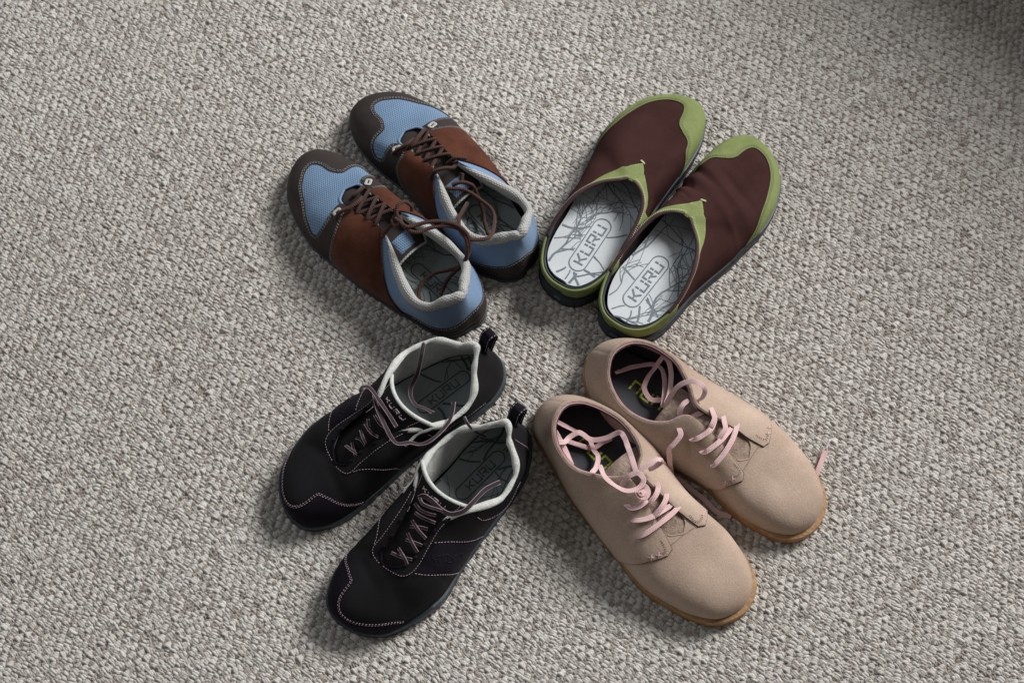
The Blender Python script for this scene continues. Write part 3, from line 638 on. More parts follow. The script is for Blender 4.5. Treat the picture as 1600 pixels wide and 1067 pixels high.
    def insole(s, mat, z, inset, x1=19.0, lip=None):
        s.iz = z; n = 160; K = np.linspace(0, 28, n, endpoint=False); B = s.u.spl(s.u.B, K/28)
        a = s.u.spl(s.u.B, K/28+.003)-s.u.spl(s.u.B, K/28-.003); nn = np.stack([a[:, 1], -a[:, 0]], 1); nn /= np.linalg.norm(nn, axis=1, keepdims=True); nn *= np.sign(np.sum(nn*(B[:, :2]-[11, 0]), 1))[:, None]
        for _ in range(8): nn = (np.roll(nn, 1, 0)+2*nn+np.roll(nn, -1, 0))/4
        I = np.interp(K, *zip(*inset)) if hasattr(inset, '__len__') else np.full(n, float(inset))
        E = B[:, :2]-nn*I[:, None]; s.ins_edge = E; c = np.array([11., .2]); R = np.linspace(0, 1, 14)
        V, F = [], []
        cx = np.column_stack([np.clip(E[:, 0], 3, 22), np.full(n, .15)])
        for r in R:
            q = cx*(1-r)+E*r; V.append(np.column_stack([q, s.ins_z(q[:, 0], q[:, 1])]))
        q = E+0*nn; V.append(np.column_stack([q+nn*.04, s.ins_z(q[:, 0], q[:, 1])-.12])); V.append(np.column_stack([q, s.ins_z(q[:, 0], q[:, 1])-.45]))
        for r in range(len(V)-1):
            for i in range(n): j = (i+1) % n; F.append((r*n+i, r*n+j, (r+1)*n+j, (r+1)*n+i))
        me = pydata('insole', s.m(np.concatenate(V)), s.flipfix(F)); b = bmesh.new(); b.from_mesh(me); bmesh.ops.remove_doubles(b, verts=b.verts, dist=.0001)
        bmesh.ops.recalc_face_normals(b, faces=b.faces)
        if sum(f.normal.z for f in b.faces) < 0: bmesh.ops.reverse_faces(b, faces=b.faces)
        b.to_mesh(me); b.free()
        s.ins = link('insole', me, mat, s.root, angle=50); return s.ins
    def strips(s, name, mat, lines, surf, parent, lift=.025, th=.012, **pr):
        """flat print: each line = (points 2-D, half widths); surf maps (x, y) to z or to a 3-D point"""
        V, F = [], []
        for P, w in lines:
            P = np.asarray(P, float); w = np.interp(np.linspace(0, 1, len(P)), np.linspace(0, 1, len(w)), w) if hasattr(w, '__len__') else np.full(len(P), w)
            t = np.gradient(P, axis=0); t /= np.maximum(np.linalg.norm(t, axis=1, keepdims=True), 1e-9); nn = np.column_stack([-t[:, 1], t[:, 0]])
            i0 = len(V)
            for i in range(len(P)):
                for sd in (1, -1):
                    V.append(surf(*(P[i]+nn[i]*w[i]*sd), lift))
            for i in range(len(P)-1): F.append((i0+2*i, i0+2*i+1, i0+2*i+3, i0+2*i+2))
        me = pydata(name, s.m(np.array(V)), F); b = bmesh.new(); b.from_mesh(me)
        for f in b.faces:
            f.normal_update()
            if f.normal.z < 0: f.normal_flip()
        b.to_mesh(me); b.free()
        return link(name, me, mat, parent, smooth=False, **pr)
    def plan(s, pts, side, step=.22, corner=False):
        """a line drawn in plan (cm) carried up onto the upper, as (station, level) pairs; side -1 outer, +1 inner"""
        kk, tt = np.meshgrid(np.linspace(3, 14, 1000) if side < 0 else np.linspace(14, 25, 1000), np.linspace(.25, 1, 170), indexing='ij')
        ck = (id(s.u), side > 0)
        if ck not in _plan: _plan[ck] = s.u.S(kk/28, tt)
        P = _plan[ck]; D = catmull(np.array(pts, float), step=step) if not corner else np.array(pts, float)
        out = []
        for x, y in D:
            i = np.argmin((P[..., 0]-x)**2+(P[..., 1]-y)**2); out.append((kk.flat[i], tt.flat[i]))
        o = np.array(out)
        for _ in range(2): o[1:-1] = (o[:-2]+2*o[1:-1]+o[2:])/4
        return [tuple(q) for q in o]
    def nearest(s, p):
        if not hasattr(s, '_g'):
            kk, tt = np.meshgrid(np.linspace(5, 23, 361), np.linspace(.4, 1, 61), indexing='ij'); s._g = (kk, tt, s.Q(kk, tt, .15))
        kk, tt, P = s._g; i = np.argmin(np.sum((P-np.array(p))**2, -1)); return kk.flat[i], tt.flat[i], P.reshape(-1, 3)[i]
    def on_insole(s, x, y, lift): return (x, y, float(s.ins_z(x, y))+lift)

LETTERS = {'K': [[(0,0),(0,.40)], [(0,.60),(0,1)], [(.0,.5),(.34,.5),(.82,1)], [(.42,.42),(.84,0)]],
           'U': [[(0,1),(0,.60)], [(0,.42),(0,0),(.84,0),(.84,.42)], [(.84,.60),(.84,1)]],
           'R': [[(0,0),(0,.42)], [(0,.60),(0,1),(.84,1),(.84,.46),(.30,.46)], [(.52,.38),(.86,0)]]}
def word_strokes(h, adv=1.22, w=.085):
    """KURU in broken block strokes, height h, as (points, half width), origin at its centre"""
    out = []; W = adv*3+.84
    for i, ch in enumerate('KURU'):
        for st in LETTERS[ch]:
            st = [((x+adv*i-W/2)*h, (y-.5)*h) for x, y in st]
            for a, b in zip(st[:-1], st[1:]):
                a, b = np.array(a), np.array(b); d = (b-a)/np.linalg.norm(b-a)*w*h*.95
                out.append(([tuple(a-(d if len(st) > 2 else 0*d)), tuple(b+(d if len(st) > 2 else 0*d))], w*h))
    return out
def capsule(h, L, w):
    P = []
    r = h/2
    for k in range(17): a = -math.pi/2+math.pi*k/16; P.append((L/2-r+r*math.cos(a), r*math.sin(a)))
    for k in range(17): a = math.pi/2+math.pi*k/16; P.append((-L/2+r+r*math.cos(a), r*math.sin(a)))
    P.append(P[0]); return [(P, w)]
def place(lines, c, ang, side):
    """put centred strokes at c (design cm) turned by ang; side keeps writing readable on a mirrored shoe"""
    ca, sa = math.cos(math.radians(ang)), math.sin(math.radians(ang)); out = []
    for P, w in lines:
        P = np.asarray(P, float); q = np.column_stack([P[:, 0]*ca-P[:, 1]*sa, (P[:, 0]*sa+P[:, 1]*ca)*side])+np.array(c); out.append((q, w))
    return out
def branches(seed, E, n=16, x0=0, x1=17, hole=None):
    """bare-branch pattern: tapering, forking lines that stay on the insole E (closed edge)"""
    R = random.Random(seed); lines = []
    a, b = E, np.roll(E, -1, 0)
    def inside(p):
        x, y = p; c = ((a[:, 1] > y) != (b[:, 1] > y)) & (x < (b[:, 0]-a[:, 0])*(y-a[:, 1])/(b[:, 1]-a[:, 1]+1e-12)+a[:, 0]); 
        if hole is not None:
            d = np.array(p)-hole[0]; al = d @ hole[1]; ac = abs(d @ np.array([-hole[1][1], hole[1][0]]))
            if abs(al) < hole[2] and ac < hole[3]: return False
        return c.sum() % 2 == 1
    def grow(p, an, w, L, depth):
        P = [p]; W = [w]; st = .22; k = int(L/st); bend = R.uniform(-.05, .05)
        for i in range(k):
            an += (R.uniform(-.35, .35) if i % 4 == 0 else R.uniform(-.05, .05))+bend*.5
            if i % 5 == 0: bend = R.uniform(-.07, .07)
            q = (P[-1][0]+math.cos(an)*st, P[-1][1]+math.sin(an)*st)
            if not inside(q) or q[0] > x1: break
            P.append(q); W.append(max(.026, w*(1-i/k*.8)))
            if depth < 3 and i > 2 and R.random() < .17: grow(q, an+R.choice((-1, 1))*R.uniform(.35, .9), W[-1]*.72, L*R.uniform(.4, .75), depth+1)
        if len(P) > 4: lines.append((P, W))
    m = len(E)
    for i in range(n):
        j = int((i+R.random()*.8)/n*m) % m; e = E[j]; c = np.array([min(max(e[0], 4), 15)+R.uniform(-3, 5), R.uniform(-1, 1)])
        d = c-e; p = e+d*.04
        if p[0] > x1: continue
        grow(tuple(p), math.atan2(d[1], d[0])+R.uniform(-.5, .5), R.uniform(.05, .13), R.uniform(6, 12), 0)
    return lines
# ------------------------------------------------------------------ the four designs
def lacing(s, kind):
    return LACES[s.key]

def throat_edge(s, mat, r, a=9.3, par=None):
    """bound edge across the front of the lace opening"""
    K = np.concatenate([np.linspace(a, 11, 26), np.linspace(17, 28-a, 26)]); P = s.Q(K, np.full(52, .995), .0)
    for _ in range(25): P[1:-1] = (P[:-2]+2*P[1:-1]+P[2:])/4
    s.tube('throat_binding', mat, P, r, r*.8, raw=True, seg=8)
def blue_trainer(s, seed):
    throat_edge(s, M['blue_cloth'], .13)
    s.sole('outsole', M['rubber_teal'], [(0,.25),(6,.12),(14,.10),(20,.12),(28,.25)], [(0,.55),(28,.55)], -.12)
    s.sole('midsole', M['rubber_black'], [(0,.20),(4,.10),(8,-.02),(14,.05),(20,-.02),(24,.10),(28,.20)], [(0,1.15),(4,1.0),(14,.95),(24,1.0),(28,1.15)], .5)
    s.shell('vamp', M['blue_mesh'], 0., 6.5, 21.5, nk=190)
    s.shell('heel_quarter', M['blue_cloth'], .02, 21.2, 34.8, nk=170, merge=False)
    s.shell('lining', M['black_lining'], -.35, t1=.99)
    s.shell('ankle_lining', M['white_knit'], -.42, 21.6, 34.4, .52, 1, nk=150, nt=14, merge=False)
    rand = s.panel('toe_rand', M['toe_nubuck'], [
        [(7.9,0),(12,0),(16,0),(20.4,0)], [(20.4,0),(20.1,.4),(19.85,.75),(19.3,1)], [(19.3,1),(18.6,1)],
        [(18.6,1),(18.35,.90),(18.7,.72),(19.0,.50),(18.95,.36)], [(18.95,.36),(18.65,.31),(18.15,.44),(17.6,.60),(16.9,.76),(16.1,.84),(15.4,.845),(14.8,.78),(14.1,.70),(13.4,.645),(12.6,.605),(11.7,.53),(10.8,.445),(9.9,.375),(9.4,.31),(9.12,.34)],
        [(9.12,.34),(9.08,.52),(9.22,.72),(9.42,.88),(9.55,1)], [(9.55,1),(8.8,1)], [(8.8,1),(8.5,.85),(8.2,.62),(7.98,.36),(7.9,0)]], off=.09)
    mesh_edge = [(18.95,.36),(18.65,.31),(18.15,.44),(17.6,.60),(16.9,.76),(16.1,.84),(15.4,.845),(14.8,.78),(14.1,.70),(13.4,.645),(12.6,.605),(11.7,.53),(10.8,.445),(9.9,.375),(9.4,.31),(9.12,.34)]
    s.stitches('stitching', M['thread_pale'], mesh_edge, seams=(.14,.30), inset=0, off=.10, parent=rand)
    s.stitches('stitching', M['thread_pale'], [(9.12,.34),(9.08,.52),(9.22,.72),(9.42,.88)], seams=(.14,.30), off=.10, parent=rand)
    s.stitches('stitching', M['thread_pale'], [(18.35,.90),(18.7,.72),(19.0,.50),(18.95,.36)], seams=(.14,.30), off=.10, parent=rand)
    lat = s.panel('suede_quarter', M['suede_brown'], [[(7.9,0),(7.98,.36),(8.2,.62),(8.5,.85),(8.8,1.0)], [(8.8,1.0),(6.15,1.0)], [(6.15,1.0),(6.0,.93),(5.75,.8),(5.4,.6),(5.0,.35),(4.5,0)], [(4.5,0),(7.9,0)]], off=.13, round_=.05)
    med = s.panel('suede_quarter', M['suede_brown'], [[(20.4,0),(20.1,.4),(19.85,.75),(19.3,1)], [(19.3,1),(21.85,1)], [(21.85,1),(22.1,.85),(22.4,.65),(22.9,.4),(23.6,0)], [(23.6,0),(20.4,0)]], off=.13, round_=.05)
    s.stitches('stitching', M['thread_pale'], [(7.9,.05),(7.98,.36),(8.2,.62),(8.5,.85),(8.75,.96)], seams=(-.16,-.02), off=.13, parent=lat)
    s.stitches('stitching', M['thread_pale'], [(20.4,.05),(20.1,.4),(19.85,.75),(19.4,.96)], seams=(.16,.02), off=.13, parent=med)
    # rolled raw edges of the suede
    for nm, pts, par in (('suede_edge', [(6.1,.99),(5.98,.93),(5.73,.8),(5.38,.6),(4.98,.35),(4.5,.02)], lat), ('suede_edge', [(21.9,.99),(22.13,.85),(22.43,.65),(22.93,.4),(23.6,.02)], med)):
        P, _ = s.curve3(pts, .13); s.tube(nm, M['suede_brown'], P, .085, raw=True, seg=6, parent=par)
    fox = s.panel('heel_foxing', M['toe_nubuck'], [[(-4.4,0),(4.7,0)], [(4.7,0),(4.2,.13),(3.4,.19),(2.4,.24),(1.3,.31),(.2,.41),(-.9,.43),(-1.9,.36),(-3,.28),(-3.8,.17),(-4.4,0)]], off=.09)
    s.stitches('stitching', M['thread_pale'], [(4.0,.13),(3.4,.17),(2.4,.22),(1.3,.29),(.2,.39),(-.9,.41),(-1.9,.34),(-3,.26),(-3.8,.15)], seams=(.0,), off=.11, parent=fox)
    P, _ = s.curve3([(4.0,.06),(2.4,.10),(1.0,.14),(0,.17),(-1,.17),(-2.2,.13),(-3.4,.08)], .10); s.tube('foxing_ridge', M['toe_nubuck'], P, .045, raw=True, seg=6, parent=fox)
    # padded collar: swells at the sides and the heel, pinched in between
    K = np.linspace(21.95, 34.05, 150); P = s.Q(K, np.full(150, .985), -.26); P[:, 2] -= .12
    rr = .42+.05*np.sin((K-21.9)*1.9)+.03*np.sin(K*5.1)
    rr[:12] = np.linspace(.14, rr[12], 12); rr[-12:] = np.linspace(rr[-13], .14, 12)
    for _ in range(10): P[1:-1] = (P[:-2]+2*P[1:-1]+P[2:])/4
    s.tube('padded_collar', M['white_knit'], P, list(rr*1.1), list(rr*1.45), raw=True, seg=16)
    # eyestay edges and their lace loops
    for a, b in ((6.2, 9.6), (18.5, 21.8)):
        K = np.linspace(a, b, 40); P = s.Q(K, np.full(40, .995), -.02); s.tube('eyestay_edge', M['suede_brown'], P, .10, raw=True, seg=8)
    for k in (6.7, 7.35, 8.0, 8.6, 19.5, 20.1, 20.7, 21.3):
        P = s.Q(np.linspace(k-.13, k+.13, 5), np.full(5, .995), np.array([-.12, .0, .06, .0, -.12])); n = s.u.T[7] if k < 14 else s.u.T[20]
        P[:, 1] += (.16 if k < 14 else -.16)*np.array([.4, 1, 1.2, 1, .4]); s.tube('lace_loop', M['teal_web'], P, .11, .05, seg=6)
    # square rings at the front of the lacing
    for k, t in ((8.98, .87), (19.08, .86)):
        c = s.Q(np.array([k]), np.array([t]), .14)[0]; n = s.u.Nrm(k/28, t); a = s.Q(np.array([k]), np.array([t+.06]), .14)[0]-c; a /= np.linalg.norm(a); b = np.cross(n, a)
        R = []
        for x, y in ((-1,-1),(1,-1),(1,1),(-1,1)):
            R.append(c+a*.33*x+b*.21*y)
        R = np.array(R); Pq = np.concatenate([R[i]*(1-q)+R[(i+1) % 4]*q for i in range(4) for q in (np.array([[.12],[.5],[.88]]))]).reshape(-1, 3)
        s.tube('lace_ring', M['plastic_white'], Pq, .15, .05, up=n, closed=True, seg=8, step=.08)
    tongue(s, 'tongue', M['toe_nubuck'], [(19.2,4.3,.6,.1,.4),(18.2,4.70,1.2,.15,.4),(17.0,4.9,1.6,.2,.4),(15.5,5.25,1.9,.3,.4),(14,5.55,2.1,.4,.4),(12.3,5.7,2.2,.5,.5),(11,5.2,2.3,.6,.5),(10,4.7,2.2,.6,.4),(9.3,4.3,2.0,.6,.3)], rim=M['white_knit'], rimr=.13,
           patch=(M['blue_mesh'], (.74, .93), (-.45, .45)))
    s.insole(M['insole_grey'], 2.2, [(0,.5),(8,.6),(11,1.6),(14,3),(17,1.6),(20,.6),(28,.5)])
    br = branches(seed, s.ins_edge, 22, x1=14, hole=(np.array([6.0,.1]), np.array([1., 0]), 3.1, .75))
    s.strips('branch_print', M['print_dark'], br, s.on_insole, s.ins, kind='stuff')
    s.strips('logo_print', M['print_dark'], place(word_strokes(.72)+capsule(1.3, 5.9, .06), (6.0, .1), 180, s.side), s.on_insole, s.ins, .035)
    eL = [s.Q(np.array([k]), np.array([.99]), .02)[0] for k in (8.75, 8.05, 7.35, 6.65)]; eM = [s.Q(np.array([k]), np.array([.99]), .02)[0] for k in (19.35, 20.0, 20.65, 21.35)]
    for j in range(3):
        for a, b, up in ((eL[j], eM[j+1], -.02), (eM[j], eL[j+1], .26)):
            d = b-a; L = [a-d*.06+[0, 0, -.32], a+d*.04+[0, 0, -.02+up*.5], a+d*.3+[0, 0, up+.05], a+d*.7+[0, 0, up+.05], b-d*.04+[0, 0, -.02+up*.5], b+d*.06+[0, 0, -.32]]
            s.tube('lace', M['brown_lace'], L, .19, .17, seg=8, step=.1)
    skip = (2, 3, 4) if s.key == 'blA' else (2, 3, 4, 5)
    for i, L in enumerate(LACES[s.key]):
        if i in skip: continue
        s.tube('lace', M['brown_lace'], L, .20, .18, seg=8, step=.1)

def tongue(s, name, mat, rows, rim=None, rimr=.1, patch=None, nx=14, rowcurve=0., dz=.12):
    """rows: (x, z, half width, droop, y centre)"""
    R = catmull(np.array(rows, float), n=6); v = np.linspace(-1, 1, nx*2+1); V, F = [], []
    n = len(R); nv = len(v)
    pr = np.linspace(0, 1, n)**2
    def pt(i, w, off=0.):
        x, z, h, d, yc = R[i]; return np.array([x+rowcurve*pr[i]*(1-w*w), yc+h*w, z-d*w*w+off])
    for off in (0, -dz):
        for i in range(n):
            for w in v: V.append(pt(i, w, off))
    for i in range(n-1):
        for j in range(nv-1):
            a = i*nv+j; F.append((a, a+1, a+nv+1, a+nv)); a += n*nv; F.append((a, a+nv, a+nv+1, a+1))
    o = n*nv
    for i in range(n-1):
        for j in (0, nv-1): a = i*nv+j; F.append((a, a+nv, a+nv+o, a+o))
    for j in range(nv-1):
        for i in (0, n-1): a = i*nv+j; F.append((a, a+1, a+1+o, a+o))
    uv = [(q[0]/100, q[1]/100) for q in V]
    me = pydata(name, s.m(np.array(V)), F, uv); b = bmesh.new(); b.from_mesh(me); bmesh.ops.recalc_face_normals(b, faces=b.faces); b.to_mesh(me); b.free()
    t = link(name, me, mat, s.root, angle=50)
    s._pt = lambda f, w, off=0.: (lambda q: pt(int(q), w, off)*(1-(q-int(q)))+pt(min(n-1, int(q)+1), w, off)*(q-int(q)))(f*(n-1))
    if rim:
        m0 = int(n*.55); P = [pt(i, -1, -dz/2) for i in range(m0, n)]+[pt(n-1, w, -dz/2) for w in v[1:-1]]+[pt(i, 1, -dz/2) for i in range(n-1, m0-1, -1)]
        s.tube('tongue_binding', rim, P[::1], rimr, raw=True, seg=8, parent=t)
    if patch:
        pm, (f0, f1), (w0, w1) = patch; V, F = [], []
        for i in range(12):
            for j in range(10):
                f = f0+(f1-f0)*i/11; w = w0+(w1-w0)*j/9; e = .07 if 0 < i < 11 and 0 < j < 9 else -.02; V.append(s._pt(f, w, e))
        for i in range(11):
            for j in range(9): a = i*10+j; F.append((a, a+1, a+11, a+10))
        me = pydata('tongue_patch', s.m(np.array(V)), F, [(q[0]/100, q[1]/100) for q in V]); b = bmesh.new(); b.from_mesh(me)
        for f in b.faces:
            f.normal_update()
            if f.normal.z < 0: f.normal_flip()
        b.to_mesh(me); b.free(); link('tongue_patch', me, pm, t)
    return t

def clog(s, seed):
    s.sole('midsole', M['rubber_navy'], [(0,.55),(4,.30),(7,.12),(9,.30),(11,.28),(14,.20),(16,.20),(18,.30),(20,.15),(24,.30),(28,.55)], [(0,1.9),(4,1.7),(7,1.5),(9,2.0),(11,1.7),(14,1.55),(17,1.7),(19,2.1),(21,1.6),(24,1.7),(28,1.9)], .3, rib=.012)
    s.sole('outsole', M['rubber_black'], [(0,.62),(4,.32),(14,.22),(24,.32),(28,.62)], .45, -.12)
    s.shell('vamp', M['clog_brown'], 0., 3.7, 24.3, nk=230)
    s.shell('lining', M['black_lining'], -.30, t1=.99)
    toe = [(18.95,.16),(18.5,.26),(17.9,.36),(17.3,.42),(16.8,.50),(16.3,.59),(15.7,.67),(15.1,.715),(14.7,.69),(14.3,.58),(13.9,.485),(13.4,.43),(12.7,.39),(11.9,.365),(11.0,.345),(10.1,.305),(9.2,.24),(8.4,.13),(7.9,0)]
    rand = s.panel('toe_rand', M['green_suede'], [[(7.9,0),(12,0),(16,0),(19.6,0)], [(19.6,0)]+toe], off=.12, round_=.04)
    s.stitches('stitching', M['thread_olive'], toe[1:-1], seams=(.15, .30), off=.125, dash=.16, rad=.028, parent=rand)
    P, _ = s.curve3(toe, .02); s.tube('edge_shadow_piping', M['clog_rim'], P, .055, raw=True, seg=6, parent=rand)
    el = s.plan([(15.5,.48),(14.75,-.15),(13.95,-.85),(13.05,-1.55),(12.0,-2.1),(10.8,-2.5),(9.4,-2.95)], -1); em = s.plan([(15.5,.52),(14.75,1.05),(13.95,1.6),(13.1,2.25),(12.25,2.85),(11.3,3.3),(10.0,3.55)], 1)
    el[0] = (11.05, 1.); em[0] = (16.95, 1.); el[-1] = (el[-1][0], 1.); em[-1] = (em[-1][0], 1.)
    ton = s.panel('instep_patch', M['green_suede'], [[(el[-1][0],1.0),(8,1.0),(9.5,1.0),(11.05,1.0)], el], off=.08, grid=.25, round_=.05)
    ton2 = s.panel('instep_patch', M['green_suede'], [[(16.95,1.0),(18.5,1.0),(20,1.0),(em[-1][0],1.0)], em[::-1]], off=.08, grid=.25, round_=.05)
    s.stitches('stitching', M['thread_cream'], el[1:-1], off=.03, parent=ton, seams=(-.09,), dash=.17, gap=.09, rad=.032)
    s.stitches('stitching', M['thread_cream'], em[1:-1], off=.03, parent=ton2, seams=(.09,), dash=.17, gap=.09, rad=.032)
    for k0, k1 in ((3.7, 9.7), (18.3, 24.3)):
        P, Nn = s.curve3([(k, .965) for k in np.linspace(k0, k1, 12)], .07)
        V, F = [], []; R, _ = resample(np.concatenate([P, Nn], 1), .20)
        tt = np.gradient(R[:, :3], axis=0); tt /= np.linalg.norm(tt, axis=1, keepdims=True)
        for i in range(len(R)-1):
            c = np.cross(R[i, 3:], tt[i]); V, F = s.dash(V, F, R[i, :3]-c*.10-tt[i]*.05, R[i, :3]+c*.10+tt[i]*.05, R[i, 3:], .034)
        link('whip_stitching', pydata('whip_stitching', s.m(np.array(V)), s.flipfix(F)), M['thread_cream'], s.root, kind='stuff')
    # rolled opening edge
    K = np.concatenate([np.linspace(3.6, 10.0, 70), np.linspace(18.0, 24.4, 70)]); P = s.Q(K, np.full(140, .99), -.10)
    for _ in range(4): P[1:-1] = (P[:-2]+2*P[1:-1]+P[2:])/4
    s.tube('opening_binding', M['clog_rim'], P, .20, .17, raw=True, seg=12)
    heel = s.panel('heel_rand', M['green_suede'], [[(-3.9,0),(3.7,0)], [(3.7,0),(3.85,.45),(4.15,.97)], [(4.15,.97),(2,.97),(0,.97),(-2,.97),(-4.1,.97)], [(-4.1,.97),(-3.95,.5),(-3.9,0)]], off=.12, base=-.25)
    K = np.linspace(-4.1, 4.15, 60); P = s.Q(K, np.full(60, .985), -.02); s.tube('heel_edge', M['green_suede'], P, .13, .11, raw=True, seg=10, parent=heel)
    P = s.Q(K, np.full(60, .93), -.28); s.tube('heel_lining_edge', M['rubber_navy'], P, .14, .25, raw=True, seg=8)
    # bar tack at the tip
    c = s.Q(np.array([11.0]), np.array([.99]), .05)[0]; V, F = [], []
    for q in (-.045, .045): V, F = s.dash(V, F, c+[.18+q, -.30, .02], c+[.02+q, .30, .02], np.array([.2, 0, 1.]), .05)
    link('bar_tack', pydata('bar_tack', s.m(np.array(V)), s.flipfix(F)), M['thread_cream'], s.root)
    s.insole(M['insole_white'], 3.35, [(0,.42),(4,.32),(8,.4),(10,1.0),(14,3.5),(18,1.0),(20,.4),(24,.32),(28,.42)])
    br = branches(seed, s.ins_edge, 26, x1=15, hole=(np.array([6.0,.2]), np.array([1., 0]), 3.2, .90))
    s.strips('branch_print', M['print_grey'], br, s.on_insole, s.ins, kind='stuff')
    s.strips('logo_print', M['print_grey'], place(word_strokes(1.0, 1.24, .085)+capsule(1.75, 6.3, .055), (6.0, .25), 0, s.side), s.on_insole, s.ins, .035)
    # small letters moulded in the heel of the sole
    W = 1.05
    pts = []
    for P, w in word_strokes(.42, 1.25, .12):
        pts.append(P)
    V, F = [], []
    for P in pts:
        for a, b in zip(P[:-1], P[1:]):
            def hp(q): k = -q[0]*.33*s.side-.9*0; B = s.u.spl(s.u.B, np.array([k/28]))[0]; d = B[:2]-np.array([4., 0]); d /= np.linalg.norm(d); return np.array([B[0]+d[0]*.56, B[1]+d[1]*.56, 1.15+q[1]])
            p0, p1 = hp(a), hp(b); nv = np.array([-1, 0, .1]); V, F = s.dash(V, F, p0, p1, nv, .035)
    link('sole_lettering', pydata('sole_lettering', s.m(np.array(V)), s.flipfix(F)), M['print_grey'], s.root)

def black_trainer(s, seed):
    throat_edge(s, M['black_suede'], .12)
    s.sole('outsole', M['rubber_teal'], [(0,.45),(4,.28),(7,.10),(9,.30),(11,.30),(13,.28),(14,.25),(16,.30),(18,.22),(20,.10),(24,.28),(28,.45)], [(0,1.7),(3,1.35),(6,1.1),(8.5,1.5),(9.7,1.85),(11,1.35),(14,1.15),(17,1.3),(19,1.6),(21,1.1),(25,1.35),(28,1.7)], -.12)
    pod = s.sole('outsole_tread', M['rubber_black'], [(0,.40),(8,.12),(14,.3),(20,.1),(28,.40)], .3, -.14)
    s.shell('vamp', M['black_nubuck'], 0.)
    s.shell('lining', M['black_lining'], -.30, t1=.99)
    s.shell('ankle_lining', M['fleece'], -.36, 20.3, 35.6, .12, .995, nk=190, nt=26, merge=False)
    cap = [(10.7,0),(11.05,.17),(11.5,.28),(12.1,.33),(12.8,.335),(13.4,.335),(13.9,.375),(14.35,.47),(14.75,.60),(15.2,.715),(15.75,.735),(16.3,.67),(16.9,.57),(17.5,.42),(18.1,.26),(18.6,.12),(18.9,0)]
    tc = s.panel('toe_cap', M['black_suede'], [cap, [(18.9,0),(15,0),(10.7,0)]], off=.08)
    s.stitches('stitching', M['thread_pink'], cap[1:-1], seams=(-.13, -.27), off=.09, parent=tc, rad=.028, dash=.17, gap=.12)
    ey = s.panel('eyestay', M['black_nubuck'], [[(6.3,1),(9.3,1)], [(9.3,1),(9.9,1)], [(9.9,1),(10.35,.92),(10.2,.865),(9.5,.865),(8.7,.905),(7.9,.935),(7.0,.955),(6.3,1)]], off=.09, grid=.22)
    ey2 = s.panel('eyestay', M['black_nubuck'], [[(18.1,1),(21.6,1)], [(21.6,1),(21.2,.955),(20.3,.915),(19.4,.87),(18.6,.85),(17.8,.865),(17.65,.92),(18.1,1)]], off=.09, grid=.22)
    s.stitches('stitching', M['thread_pink'], [(7.0,.965),(7.9,.945),(8.7,.915),(9.5,.876),(10.1,.878),(10.6,.93),(10.95,.985)], seams=(0.,), off=.11, parent=ey, rad=.026, dash=.16)
    s.stitches('stitching', M['thread_pink'], [(21.1,.965),(20.3,.925),(19.4,.88),(18.6,.862),(17.9,.878),(17.4,.93),(17.05,.985)], seams=(0.,), off=.11, parent=ey2, rad=.026, dash=.16)
    side = s.panel('side_strap', M['black_suede'], [[(9.42,.86),(8.9,.68),(8.35,.46),(7.9,.22),(7.5,0)], [(7.5,0),(5.9,0)], [(5.9,0),(6.25,.22),(6.75,.48),(7.3,.72),(7.85,.91)], [(7.85,.91),(8.7,.88),(9.42,.86)]], off=.085)
    s.stitches('stitching', M['thread_pink'], [(9.42,.85),(8.9,.68),(8.35,.46),(7.9,.22),(7.55,.03)], seams=(.07,), off=.095, parent=side, rad=.028)
    s.stitches('stitching', M['thread_pink'], [(5.95,.03),(6.25,.22),(6.75,.48),(7.3,.72),(7.85,.91)], seams=(.07,), off=.095, parent=side, rad=.028)
    md = s.panel('inner_quarter', M['black_nubuck'], [[(18.4,.86),(18.9,.80),(19.45,.68),(20.0,.48),(20.5,.25),(20.8,0)], [(20.8,0),(24.2,0)], [(24.2,0),(23.2,.4),(22.5,.7),(22.0,.96)], [(22.0,.96),(20.3,.91),(18.4,.86)]], off=.05)
    s.stitches('stitching', M['thread_pink'], [(18.4,.86),(18.9,.80),(19.45,.68),(20.0,.48),(20.5,.25),(20.8,.02)], seams=(-.10,), off=.06, parent=md, rad=.026)
    hl = [(5.75,.99),(5.9,.84),(5.8,.70),(5.4,.60),(4.8,.54),(4.1,.45),(3.5,.25),(3.1,0)]; hm = [(22.3,.99),(22.2,.84),(22.35,.7),(22.9,.6),(23.5,.52),(24.2,.4),(24.7,.2),(25,0)]
    hc = s.panel('heel_counter', M['black_nubuck'], [[(-3,0),(3.1,0)], hl[::-1], [(5.75,.99),(3,.99),(0,.99),(-3,.99),(-5.7,.99)], [(k-28, t) for k, t in hm]], off=.10, grid=.36)
    s.stitches('stitching', M['thread_pink'], hl[1:-1], seams=(.10,), off=.11, parent=hc, rad=.026)
    s.stitches('stitching', M['thread_pink'], [(k-28, t) for k, t in hm[1:-1]], seams=(-.10,), off=.11, parent=hc, rad=.026)
    s.stitches('stitching', M['thread_pink'], [(1.4,.80),(1.45,.5),(1.35,.15)], off=.11, parent=hc, rad=.03)
    # raised letters pressed into the side strap (dark, tone in tone)
    V, F = [], []
    for P, w in word_strokes(.95, 1.2, .075):
        for a, b in zip(P[:-1], P[1:]):
            def hp(q): 
                t = .58-q[0]*.115; k = np.interp(t, [0, .22, .48, .72, .9], [6.7, 7.05, 7.55, 8.1, 8.6]); return s.Q(np.array([k-(-q[1])*.42*1.0]), np.array([t]), .095)[0]
            n0 = s.u.Nrm(7.4/28, .5); V, F = s.dash(V, F, hp(a), hp(b), n0, .055)
    link('side_lettering', pydata('side_lettering', s.m(np.array(V)), s.flipfix(F)), M['black_nubuck'], side)
